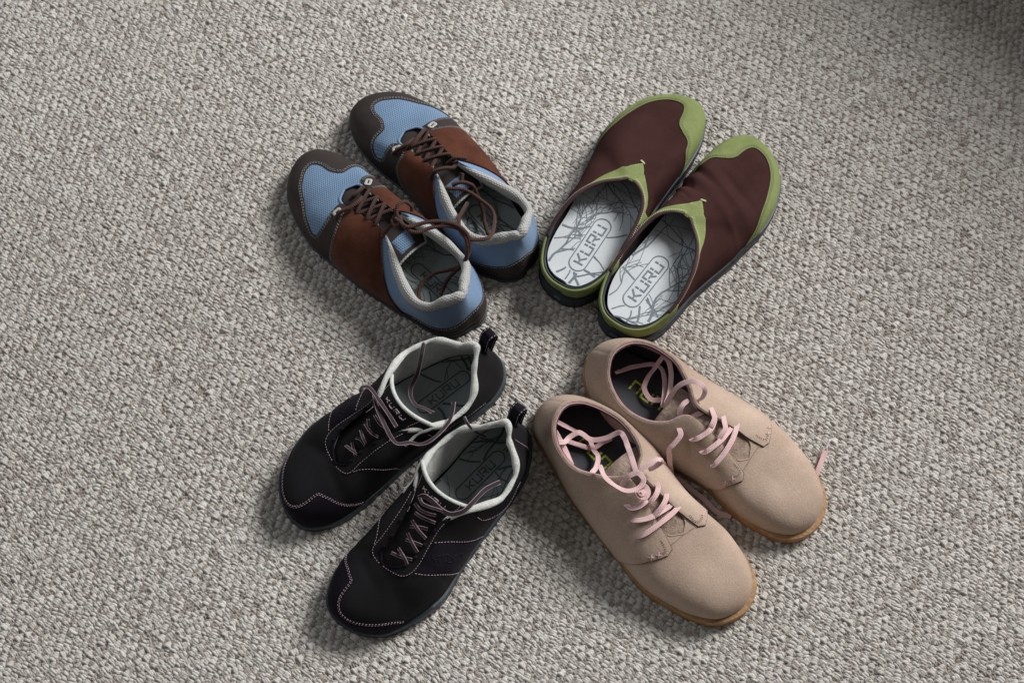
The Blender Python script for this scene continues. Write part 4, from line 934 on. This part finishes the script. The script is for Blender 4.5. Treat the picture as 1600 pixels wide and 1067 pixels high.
    K = np.linspace(20.6, 35.2, 190); P = s.Q(K, np.full(190, .985), -.16)
    rr = .28+.05*np.sin(K*2.3)+.04*np.sin(K*5.3); rr[:8] = np.linspace(.1, rr[8], 8); rr[-8:] = np.linspace(rr[-9], .1, 8)
    P[:, :2] += (np.stack([np.sin(K*4.1), np.cos(K*3.3)], 1))*.05
    s.tube('fleece_collar', M['fleece'], P, list(rr), list(rr*.9), raw=True, seg=12)
    for a, b in ((6.8, 10.0), (18.0, 21.2)):
        K = np.linspace(a, b, 40); P = s.Q(K, np.full(40, .995), -.02); s.tube('eyestay_edge', M['black_nubuck'], P, .10, raw=True, seg=8)
    for k in (7.5, 8.2, 8.9, 9.6, 18.5, 19.2, 19.9, 20.6):
        K = np.linspace(k-.12, k+.12, 5); P = s.Q(K, np.full(5, .975), np.array([.02, .15, .2, .15, .02])); P[:, 1] += (.14 if k < 14 else -.14); s.tube('lace_loop', M['black_suede'], P, .14, .06, seg=6)
    tg = tongue(s, 'tongue', M['black_nubuck'], [(18.7,4.35,.4,.1,.3),(17.5,4.85,1.4,.2,.3),(16,5.4,2.1,.4,.25),(14,6.15,2.6,.6,.3),(12.6,6.95,2.9,.8,.4),(11.4,7.7,2.8,1.0,.5),(10.4,8.15,3.1,1.2,.6),(9.8,8.3,3.15,1.2,.7)], rim=M['fleece'], rimr=.20, rowcurve=1.3, dz=.35)
    st = []
    for P, w in word_strokes(.56, 1.3, .085): st.append((np.asarray(P), w))
    sd = s.side
    def ts(x, y, l):   # x along the word (outwards across the tongue), y towards the ankle
        return tuple(s._pt(.76+y*.085, x*sd*.34+.02, .05+l))
    V, F = [], []
    for P, w in st:
        for a, b in zip(P[:-1], P[1:]): V, F = s.dash(V, F, np.array(ts(a[0], a[1], 0)), np.array(ts(b[0], b[1], 0)), np.array([.2, 0, 1.]), .05)
    link('tongue_lettering', pydata('tongue_lettering', s.m(np.array(V)), s.flipfix(F)), M['thread_pink'], tg)
    for w in (-.72, .72):
        V, F = [], []; q = .60
        while q < .97: V, F = s.dash(V, F, s._pt(q, w, .05), s._pt(min(1, q+.018), w, .05), np.array([0, 0, 1.]), .035); q += .028
        link('stitching', pydata('stitching', s.m(np.array(V)), s.flipfix(F)), M['thread_pink'], tg, kind='stuff')
    # pull tab at the heel
    zt = s.u.T[0][2]; x0 = s.u.T[0][0]; y0 = s.u.T[0][1]
    C = np.array([(x0-.35,y0,zt-1.9),(x0-.62,y0,zt-.8),(x0-.80,y0,zt+.10),(x0-1.10,y0,zt+.50),(x0-1.60,y0,zt+.40),(x0-1.80,y0,zt-.15),(x0-1.45,y0,zt-.9),(x0-1.1,y0,zt-2.2)])
    Cc = catmull(C, step=.12); A = np.array([0, 1., 0]); T = np.gradient(Cc, axis=0); T /= np.linalg.norm(T, axis=1, keepdims=True); Bn = np.cross(T, A)
    prof = [(-.62,0),(-.58,.06),(0,.07),(.58,.06),(.62,0),(.58,-.06),(0,-.07),(-.58,-.06)]; V, F = [], []
    for i in range(len(Cc)):
        for a, b in prof: V.append(Cc[i]+A*a+Bn[i]*b)
    for i in range(len(Cc)-1):
        for a in range(8): F.append((i*8+a, i*8+(a+1) % 8, (i+1)*8+(a+1) % 8, (i+1)*8+a))
    me = pydata('pull_tab', s.m(np.array(V)), F); b = bmesh.new(); b.from_mesh(me); bmesh.ops.recalc_face_normals(b, faces=b.faces); b.to_mesh(me); b.free()
    tab = link('pull_tab', me, M['black_suede'], s.root, angle=50)
    V, F = [], []
    for sgn in (-.48, .48):
        for i in range(2, len(Cc)-3, 3): V, F = s.dash(V, F, Cc[i]+A*sgn-Bn[i]*.075*-1, Cc[i+2]+A*sgn-Bn[i+2]*.075*-1, Bn[i], .035); V, F = s.dash(V, F, Cc[i]+A*sgn-Bn[i]*.075, Cc[i+2]+A*sgn-Bn[i+2]*.075, -Bn[i], .035)
    link('stitching', pydata('stitching', s.m(np.array(V)), s.flipfix(F)), M['thread_pale'], tab, kind='stuff')
    # pink tread insets low on the outer side
    V, F = [], []
    for k in np.linspace(9.2, 10.9, 7):
        Bp = s.u.spl(s.u.B, np.array([k/28, (k+.17)/28])); d = Bp[:, :2]-[12, 0]; d = np.column_stack([[.05, .05], [-1, -1]]); 
        V, F = s.dash(V, F, np.array([Bp[0,0], Bp[0,1]-.33, .42]), np.array([Bp[1,0], Bp[1,1]-.33, .42]), np.array([0, -1, .3]), .07)
    link('tread_inset', pydata('tread_inset', s.m(np.array(V)), s.flipfix(F)), M['pink_edge'], s.root)
    s.insole(M['insole_grey'], 2.4, [(0,.4),(8,.55),(11,1.6),(14,3),(17,1.6),(20,.55),(28,.4)])
    br = branches(seed, s.ins_edge, 24, x1=14, hole=(np.array([6.2,.3]), np.array([1., 0]), 3.1, .75))
    s.strips('branch_print', M['print_dark'], br, s.on_insole, s.ins, kind='stuff')
    s.strips('logo_print', M['print_dark'], place(word_strokes(.72)+capsule(1.3, 5.9, .06), (6.2, .3), 180, s.side), s.on_insole, s.ins, .035)
    for i, L in enumerate(LACES[s.key]):
        big = len(L) > 6
        s.ribbon('lace', M['black_lace'], L, .18 if big else .105, .045, 28 if big else 15, edge=M['pink_edge'])
        if (s.key == 'bkA' and i == 2) or (s.key == 'bkB' and i == 10):
            a = np.array(L[0]); b = np.array(L[1]); s.tube('aglet', M['dark_metal'], [a+(a-b)*.05, a+(b-a)*.9], .11, seg=8)

def tan_shoe(s, seed):
    throat_edge(s, M['tan_suede'], .07, 9.8)
    s.sole('outsole', M['rubber_gum'], [(0,.45),(4,.22),(8,.05),(11,.18),(13,.42),(14,.50),(15.5,.46),(17,.22),(20,.05),(24,.22),(28,.45)], [(0,1.5),(28,1.5)], -.12, rib=.015)
    s.shell('vamp', M['tan_suede'], 0.)
    s.shell('lining', M['black_lining'], -.28, t1=.98)
    s.shell('ankle_lining', M['pink_lining'], -.30, 20.6, 35.4, .58, .995, nk=180, nt=14, merge=False)
    f1 = [(8.7,.985)]+s.plan([(16.2,-.95),(17.1,-1.1),(18.25,-1.4)], -1)[1:]; f2 = [f1[-1]]+s.plan([(18.25,-1.4),(18.42,-2.0)], -1, .3)[1:]; f3 = [f2[-1]]+s.plan([(18.42,-2.0),(18.05,-2.9),(17.5,-3.8)], -1)[1:]
    g1 = [(19.4,.985)]+s.plan([(16.2,1.25),(17.2,1.5),(18.3,1.8)], 1)[1:]; g2 = [g1[-1]]+s.plan([(18.3,1.8),(18.6,2.35)], 1, .3)[1:]; g3 = [g2[-1]]+s.plan([(18.6,2.35),(18.1,3.1),(17.6,3.6)], 1)[1:]
    lat = s.panel('outer_quarter', M['tan_suede'], [[(-.02,.985),(3,.985),(6,.985),(8.7,.985)], f1, f2, f3+[(8.1,0)], [(8.1,0),(4,0),(-.02,0)], [(-.02,0),(-.02,.985)]], off=.22, grid=.34, round_=.07)
    med = s.panel('inner_quarter', M['tan_suede'], [[(28.02,.985),(25,.985),(22,.985),(19.4,.985)], g1, g2, g3+[(19.9,0)], [(19.9,0),(24,0),(28.02,0)], [(28.02,0),(28.02,.985)]], off=.22, grid=.34, round_=.07)
    # napped worn lace area
    for pts, k, par in (([(5.6,.97),(7,.97),(9,.965)], 1, lat), ([(22.2,.97),(21,.97),(19.1,.965)], -1, med)):
        pass
    cx = [((8.35,.30),(8.70,.47))]
    for par, mirror in ((lat, 0), (med, 1)):
        mk = (lambda k: 28-k) if mirror else (lambda k: k)
        # cross stitches at the flap corner
        V, F = [], []; sg = 1 if mirror else -1
        for cx_, cy_ in ((17.98, 2.75), (17.72, 3.30)):
            if not mirror: cx_, cy_ = cx_+.02, cy_-.15
            for (ax, ay), (bx, by) in (((-.20, -.20), (.20, .20)), ((-.20, .20), (.20, -.20))):
                e = s.plan([(cx_-.12+ax, sg*(cy_+ay)), (cx_-.12+bx, sg*(cy_+by))], sg, corner=True)
                p = s.Q(np.array([e[0][0], e[1][0]]), np.array([e[0][1], e[1][1]]), .25); n = s.u.Nrm(e[0][0]/28, e[0][1])
                V, F = s.dash(V, F, p[0], p[1], n, .055)
        link('cross_stitch', pydata('cross_stitch', s.m(np.array(V)), s.flipfix(F)), M['pink_lace'], par)
        yy = (1.75, 2.15) if mirror else (-1.7, -2.05)
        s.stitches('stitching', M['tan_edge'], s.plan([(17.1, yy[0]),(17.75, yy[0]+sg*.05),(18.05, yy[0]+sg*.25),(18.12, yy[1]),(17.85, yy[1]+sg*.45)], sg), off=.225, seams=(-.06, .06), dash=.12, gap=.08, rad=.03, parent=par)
        s.stitches('stitching', M['thread_tan'], [(mk(8.55),.33),(mk(8.25),.20),(mk(7.95),.05)], off=.165, dash=.12, gap=.08, rad=.03, parent=par)
        # eyelet holes
        for i, (k, t) in enumerate(((7.0,.90),) if not mirror else ()):
            c = s.Q(np.array([mk(k)]), np.array([t]), .155)[0]; n = s.u.Nrm(mk(k)/28, t); a = s.Q(np.array([mk(k)]), np.array([t+.04]), .155)[0]-c; a /= np.linalg.norm(a); b = np.cross(n, a); V = [c+n*.012+(a*math.cos(q)*.15+b*math.sin(q)*.11) for q in np.linspace(0, 2*math.pi, 12, endpoint=False)]
            me = pydata('eyelet_hole', s.m(np.array(V)), [tuple(range(12))]); link('eyelet_hole', me, M['black_lining'], par, smooth=False)
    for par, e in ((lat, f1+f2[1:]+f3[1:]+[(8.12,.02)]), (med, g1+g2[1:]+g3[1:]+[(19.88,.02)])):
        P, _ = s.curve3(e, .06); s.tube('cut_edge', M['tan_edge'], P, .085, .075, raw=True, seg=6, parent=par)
    # heel foxing seams
    s.stitches('stitching', M['thread_tan'], [(5.6,.05),(4.6,.12),(3.6,.22),(2.6,.38),(1.7,.46),(.6,.47),(-.5,.47),(-1.6,.46),(-2.6,.38),(-3.6,.22),(-4.6,.12),(-5.6,.05)], off=.17, seams=(-.07, .07), dash=.13, gap=.08, rad=.03)
    P, _ = s.curve3([(5.6,.03),(4.6,.10),(3.6,.20),(2.6,.36),(1.7,.44),(.6,.45),(-.5,.45),(-1.6,.44),(-2.6,.36),(-3.6,.20),(-4.6,.10),(-5.6,.03)], .15); s.tube('foxing_edge', M['tan_suede_rough'], P, .05, raw=True, seg=6)
    # cut edges of the opening with a pale pink lining turned over
    K = np.linspace(19.1, 36.9, 240); P = s.Q(K, np.full(240, .985), .02); s.tube('top_edge', M['tan_suede_rough'], P, .125, .11, raw=True, seg=10)
    K = np.linspace(20.9, 35.1, 200); P = s.Q(K, np.full(200, .995), -.15); s.tube('lining_edge', M['pink_lining'], P, .065, .075, raw=True, seg=8)
    tongue(s, 'tongue', M['tan_suede_rough'], [(18.9,4.30,.5,.05,.3),(17.9,4.85,1.2,.1,.3),(16.5,5.18,1.8,.2,.25),(14.5,5.55,1.6,.35,.3),(12.5,5.8,1.6,.5,.4),(11,5.3,1.9,.7,.5),(10,4.9,2.2,.7,.6),(9.0,4.45,2.4,.8,.6)], rim=M['tan_suede_rough'], rimr=.07)
    P, _ = s.curve3([(10.2,.86),(10.6,.93),(11,.992)], .02); P2, _ = s.curve3([(17.0,.992),(17.4,.93),(17.8,.86)], .02)
    s.tube('vamp_seam', M['tan_suede_rough'], np.concatenate([P, P2]), .05, raw=True, seg=6)
    s.insole(M['insole_dark'], 2.3, [(0,.4),(8,.55),(11,1.6),(14,3),(17,1.6),(20,.55),(28,.4)])
    s.strips('logo_print', M['print_green'], place(word_strokes(1.0, 1.28, .10), (7.3, .25), 180, s.side), s.on_insole, s.ins, .03)
    for i, L in enumerate(LACES[s.key]):
        big = len(L) > 6
        L = [list(p) for p in L]
        if i < 5 or (s.key == 'tnB' and i == 11):
            for e in ((0, -1) if i < 5 else (0,)):
                k_, t_, q_ = s.nearest(L[e])
                if np.linalg.norm(q_-np.array(L[e])) > 1.2: continue
                n_ = s.u.Nrm(k_/28, t_); L[e] = list(q_-n_*.03)
                a_ = np.array(L[0 if e == 0 else -1])-np.array(L[1 if e == 0 else -2]); a_ -= n_*(a_ @ n_); a_ /= max(1e-6, np.linalg.norm(a_)); b_ = np.cross(n_, a_); c_ = q_+n_*.012+a_*.06
                V = [c_+a_*math.cos(g_)*.13+b_*math.sin(g_)*.24 for g_ in np.linspace(0, 2*math.pi, 12, endpoint=False)]
                link('eyelet_hole', pydata('eyelet_hole', s.m(np.array(V)), [tuple(range(12))]), M['black_lining'], lat if k_ < 14 else med, smooth=False)
        s.ribbon('lace', M['pink_lace'], L, .235, .032, [8, 25, 8, 20] if big else 4)
    if s.key == 'tnB':
        a, b = np.array(LACES['tnB'][-1][-1]), np.array(LACES['tnB'][-1][-2]); s.tube('aglet', M['clear_tip'], [a-(a-b)*.2, a+(a-b)*1.2+[0, 0, .1]], .11, .09, seg=8)
# ------------------------------------------------------------------ the eight shoes
g = 'four pairs of shoes set out in a cross on the carpet'
blue_trainer(Shoe('blA', 'blue', 'trainer', 'nearer blue and brown trainer, with its lace ends hanging inside its own opening', 'trainer', 'blue and brown trainers', 3, .045), 11)
blue_trainer(Shoe('blB', 'blue', 'trainer', 'blue mesh and brown suede trainer farthest from the viewer, beside the green trimmed clog heel', 'trainer', 'blue and brown trainers', 4, .045), 12)
clog(Shoe('clA', 'clog', 'clog', 'maroon clog with green trim standing next to the blue trainers', 'clog', 'maroon and green clogs', 5, .05,
     [(19.5,-1.5,3.9,.3,1,.5,2.2,.06),(17.8,1.5,4,.3,1,.5,2.5,.05),(16,-1.5,4.5,.2,1,.5,2.2,.05)]), 21)
clog(Shoe('clB', 'clog', 'clog', 'maroon slip-on clog with green trim and creased vamp, its heel above the tan shoe', 'clog', 'maroon and green clogs', 6, .06,
     [(18.6,2.2,3.6,.2,1,.36,1.6,-.40),(17.5,2.5,3.6,-.1,1,.30,1.5,.36),(16.5,2.3,4.2,.0,1,.30,1.6,-.36),(15.5,2.4,4.4,.15,1,.28,1.3,.25),(18.0,-1,4.4,.4,1,.38,2.8,.22),(19.2,-1.3,4.0,.35,1,.34,2.6,-.20),(15.8,-2,4.6,.5,1,.38,2.8,.18),(14.6,1.9,5.2,.2,1,.25,1.2,.16)]), 22)
black_trainer(Shoe('bkA', 'black', 'trainer', 'black trainer with pink stitching directly below the blue trainers, farther one of its pair', 'trainer', 'black trainers with pink stitching', 7, .07, [(16.5,-3,3.2,.5,1,.4,1.8,-.10),(19.5,1.5,4.2,.2,1,.5,1.8,-.10),(19.0,-2.2,3.9,-.3,1,.5,1.6,-.10)]), 31)
black_trainer(Shoe('bkB', 'black', 'trainer', 'black suede trainer with pink stitching, the nearest one, beside the heel of a tan shoe', 'trainer', 'black trainers with pink stitching', 8, .07, [(16.0,-3.2,3.2,.4,1,.4,1.8,-.12),(19.8,1.2,4.2,-.3,1,.5,1.8,-.10),(18.8,2.8,3.6,.3,1,.5,1.6,-.10)]), 32)
tan_shoe(Shoe('tnA', 'tan', 'lace_up_shoe', 'tan suede lace-up shoe nearest the viewer, its pink laces knotted in a loose bow', 'shoe', 'tan suede shoes with pink laces', 9, .06), 41)
tan_shoe(Shoe('tnB', 'tan', 'lace_up_shoe', 'tan suede lace-up shoe with untied pink laces, one end lying on the carpet', 'shoe', 'tan suede shoes with pink laces', 10, .06), 42)

# ------------------------------------------------------------------ unseen low wall, added just outside the frame to shade the far right corner
M['shade_wall_wood'] = surface('brown_painted_wood', (.34,.19,.09), (.42,.25,.13), .5, 12, 300, .2, .2, 0, .4)
def shade_wall(x, y, nx, ny, h, L=2.6, th=.10):
    t = Vector((-ny, nx, 0)); n = Vector((nx, ny, 0)); c = Vector((x, y, 0)); b = bmesh.new()
    def box(o0, o1, z0, z1, ln):
        vs = [b.verts.new(c+n*o+t*s_+Vector((0, 0, z))) for z in (z0, z1) for o, s_ in ((o0, -ln/2), (o1, -ln/2), (o1, ln/2), (o0, ln/2))]
        for f in ((0,1,2,3),(4,7,6,5),(0,4,5,1),(1,5,6,2),(2,6,7,3),(3,7,4,0)): b.faces.new([vs[i] for i in f])
    box(0, th, -.01, h-.025, L); box(-.02, th+.02, h-.025, h, L+.02); box(-.012, -.001, -.008, .07, L)
    bmesh.ops.recalc_face_normals(b, faces=b.faces); bmesh.ops.bevel(b, geom=b.edges[:], offset=.003, segments=1, affect='EDGES')
    me = bpy.data.meshes.new('corner_shade_wall'); b.to_mesh(me); b.free(); link('corner_shade_wall', me, M['shade_wall_wood'], smooth=False, kind='structure')
shade_wall(.745, .57, .72, .69, .40)

# ------------------------------------------------------------------ carpet
XR, YR, YC = .86, .66, .03
bpy_me = pydata('carpet', [(-4,-3,-.0042),(4,-3,-.0042),(4,4,-.0042),(-4,4,-.0042)], [(0,1,2,3)])
M['backing'] = surface('carpet_backing', (.22,.19,.17), (.30,.27,.25), .95, 60, 900, .4, .4)
carpet = link('carpet', bpy_me, M['backing'], smooth=False, kind='structure')

def loop_tuft(seed, n=4):
    """one tuft of the loop pile: a few yarn arches side by side"""
    R = random.Random(seed); V, F = [], []
    for a in range(n):
        y0 = (a-(n-1)/2)*.00130+R.uniform(-.0002, .0002); sx = R.uniform(.85, 1.12); r = .00126*R.uniform(.92, 1.1); ang0 = R.uniform(-.15, .15); lean = R.uniform(-.0008, .0008)
        K = 8; seg = 6; i0 = len(V)
        for k in range(K+1):
            th = math.pi*(.02+.96*k/K); x = -.0026*sx*math.cos(th); z = .0052*math.sin(th)**.75*R.uniform(.97, 1.03); y = y0+ang0*x+lean*math.sin(th)+R.uniform(-.00012, .00012)
            tx = math.sin(th); tz = math.cos(th)
            L = math.hypot(tx, tz)
            for q in range(seg):
                g = 2*math.pi*q/seg+k*.5; u = math.cos(g); w = math.sin(g)
                V.append((x+r*u*(-tz/L), y+r*w, z-.0062+r*u*(tx/L)))
        for k in range(K):
            for q in range(seg): F.append((i0+k*seg+q, i0+k*seg+(q+1) % seg, i0+(k+1)*seg+(q+1) % seg, i0+(k+1)*seg+q))
    return pydata('pile_tuft', V, F)

m, nd, lk = new_mat('wool_loop_pile'); b = nd['Principled BSDF']; M['pile'] = m
at = nd.new('ShaderNodeAttribute'); at.attribute_type = 'INSTANCER'; at.attribute_name = 'tone'
r = ramp(nd, [(0, (.26,.222,.195)), (.35, (.38,.345,.315)), (.6, (.49,.465,.435)), (1, (.66,.645,.62))]); lk.new(at.outputs['Fac'], r.inputs[0])
v = coords(nd, lk); nz = noise(nd, lk, v, 900, 3, .6)
fa = nd.new('ShaderNodeAttribute'); fa.attribute_type = 'INSTANCER'; fa.attribute_name = 'fleck'
fm = nd.new('ShaderNodeMixRGB'); fm.inputs[2].default_value = (.40, .37, .20, 1); lk.new(fa.outputs['Fac'], fm.inputs[0]); lk.new(r.outputs[0], fm.inputs[1])
gx = ramp(nd, [(.25, (.36,)*3), (.75, (.62,)*3)]); lk.new(nz, gx.inputs[0]); mx = nd.new('ShaderNodeMixRGB'); mx.blend_type = 'OVERLAY'; mx.inputs[0].default_value = .6
lk.new(fm.outputs[0], mx.inputs[1]); lk.new(gx.outputs[0], mx.inputs[2]); lk.new(mx.outputs[0], b.inputs['Base Color']); b.inputs['Roughness'].default_value = .95; b.inputs['Specular IOR Level'].default_value = .1
b.inputs['Sheen Weight'].default_value = .1
lk.new(bump(nd, lk, nz, .5, .0004), b.inputs['Normal'])

tcol = bpy.data.collections.new('pile_tufts')
for i in range(8):
    me = loop_tuft(100+i, 3 if i % 3 else 4); me.materials.append(M['pile']); me.polygons.foreach_set('use_smooth', [True]*len(me.polygons))
    o = bpy.data.objects.new('tuft', me); tcol.objects.link(o)

rs = np.random.RandomState(5); ca, sa = math.cos(math.radians(20)), math.sin(math.radians(20))
pu, pv = .00425, .0034; NU = int(2.4/pu); NV = int(2.4/pv)
iu, iv = np.meshgrid(np.arange(NU)-NU//2, np.arange(NV)-NV//2, indexing='ij'); iu = iu.ravel(); iv = iv.ravel()
u = (iu+.5*(iv % 2))*pu+rs.normal(0, .00026, iu.size); v_ = iv*pv+rs.normal(0, .00026, iu.size)
# slow wander of the rows
v_ += .0030*np.sin(u*11+1)+.0020*np.sin(u*5+v_*4); u += .0020*np.sin(v_*9)
X = u*ca-v_*sa; Y = u*sa+v_*ca+YC
ok = (np.abs(X) < XR+.12*(Y-YC)) & (np.abs(Y-YC) < YR)
rowA = iv % 2 == 0; lt = rowA & ((iu+(iv//2)) % 2 == 0)
lt = np.where(rs.rand(iu.size) < .02, ~lt, lt)
tone = np.where(lt, rs.normal(.76, .06, iu.size), np.where(rowA, rs.normal(.29, .12, iu.size), rs.normal(.42, .14, iu.size))).clip(0, 1)
tone = (tone+.07*np.sin(u*5.1+v_*3)*np.sin(v_*7-u*2)).clip(0, 1); fleck = (rs.rand(iu.size) < .00015)*.6
sc = np.where(lt, rs.normal(1.34, .05, iu.size), rs.normal(.90, .06, iu.size))
idx = np.nonzero(ok)[0]; n = len(idx)
P = np.stack([X[idx], Y[idx], np.where(lt[idx], .0002, np.where(rowA[idx], -.0007, -.0005))+rs.normal(0, .0003, n)], 1)
me = bpy.data.meshes.new('carpet_pile'); me.vertices.add(n); me.vertices.foreach_set('co', P.ravel()); me.update()
def attr(nm, ty, dat):
    a = me.attributes.new(nm, ty, 'POINT'); a.data.foreach_set('vector' if ty == 'FLOAT_VECTOR' else 'value', np.asarray(dat).ravel())
attr('tone', 'FLOAT', tone[idx]); attr('fleck', 'FLOAT', fleck[idx])
rot = np.stack([rs.normal(0, .16, n), rs.normal(0, .16, n), np.where(lt[idx], math.radians(-38), math.radians(-55))+rs.normal(0, .17, n)], 1); attr('rot', 'FLOAT_VECTOR', rot)
S = sc[idx]; attr('scl', 'FLOAT_VECTOR', np.stack([S*rs.normal(1.02, .07, n), S*rs.normal(1.0, .07, n), S*rs.normal(1, .05, n)], 1))
attr('pick', 'INT', rs.randint(0, 8, n))
pile = link('carpet_pile', me, None, smooth=False, kind='stuff'); me.materials.append(M['pile'])
ng = bpy.data.node_groups.new('pile', 'GeometryNodeTree'); ng.interface.new_socket('Geometry', in_out='INPUT', socket_type='NodeSocketGeometry'); ng.interface.new_socket('Geometry', in_out='OUTPUT', socket_type='NodeSocketGeometry')
gi, go = ng.nodes.new('NodeGroupInput'), ng.nodes.new('NodeGroupOutput'); ci = ng.nodes.new('GeometryNodeCollectionInfo'); ci.inputs['Collection'].default_value = tcol; ci.inputs['Separate Children'].default_value = True; ci.inputs['Reset Children'].default_value = True
ip = ng.nodes.new('GeometryNodeInstanceOnPoints'); ip.inputs['Pick Instance'].default_value = True
def na(nm, ty): 
    q = ng.nodes.new('GeometryNodeInputNamedAttribute'); q.data_type = ty; q.inputs['Name'].default_value = nm; return q.outputs['Attribute']
ng.links.new(gi.outputs[0], ip.inputs['Points']); ng.links.new(ci.outputs[0], ip.inputs['Instance']); ng.links.new(na('pick', 'INT'), ip.inputs['Instance Index'])
ng.links.new(na('rot', 'FLOAT_VECTOR'), ip.inputs['Rotation']); ng.links.new(na('scl', 'FLOAT_VECTOR'), ip.inputs['Scale']); ng.links.new(ip.outputs[0], go.inputs[0])
mod = pile.modifiers.new('pile', 'NODES'); mod.node_group = ng
print('tufts', n)
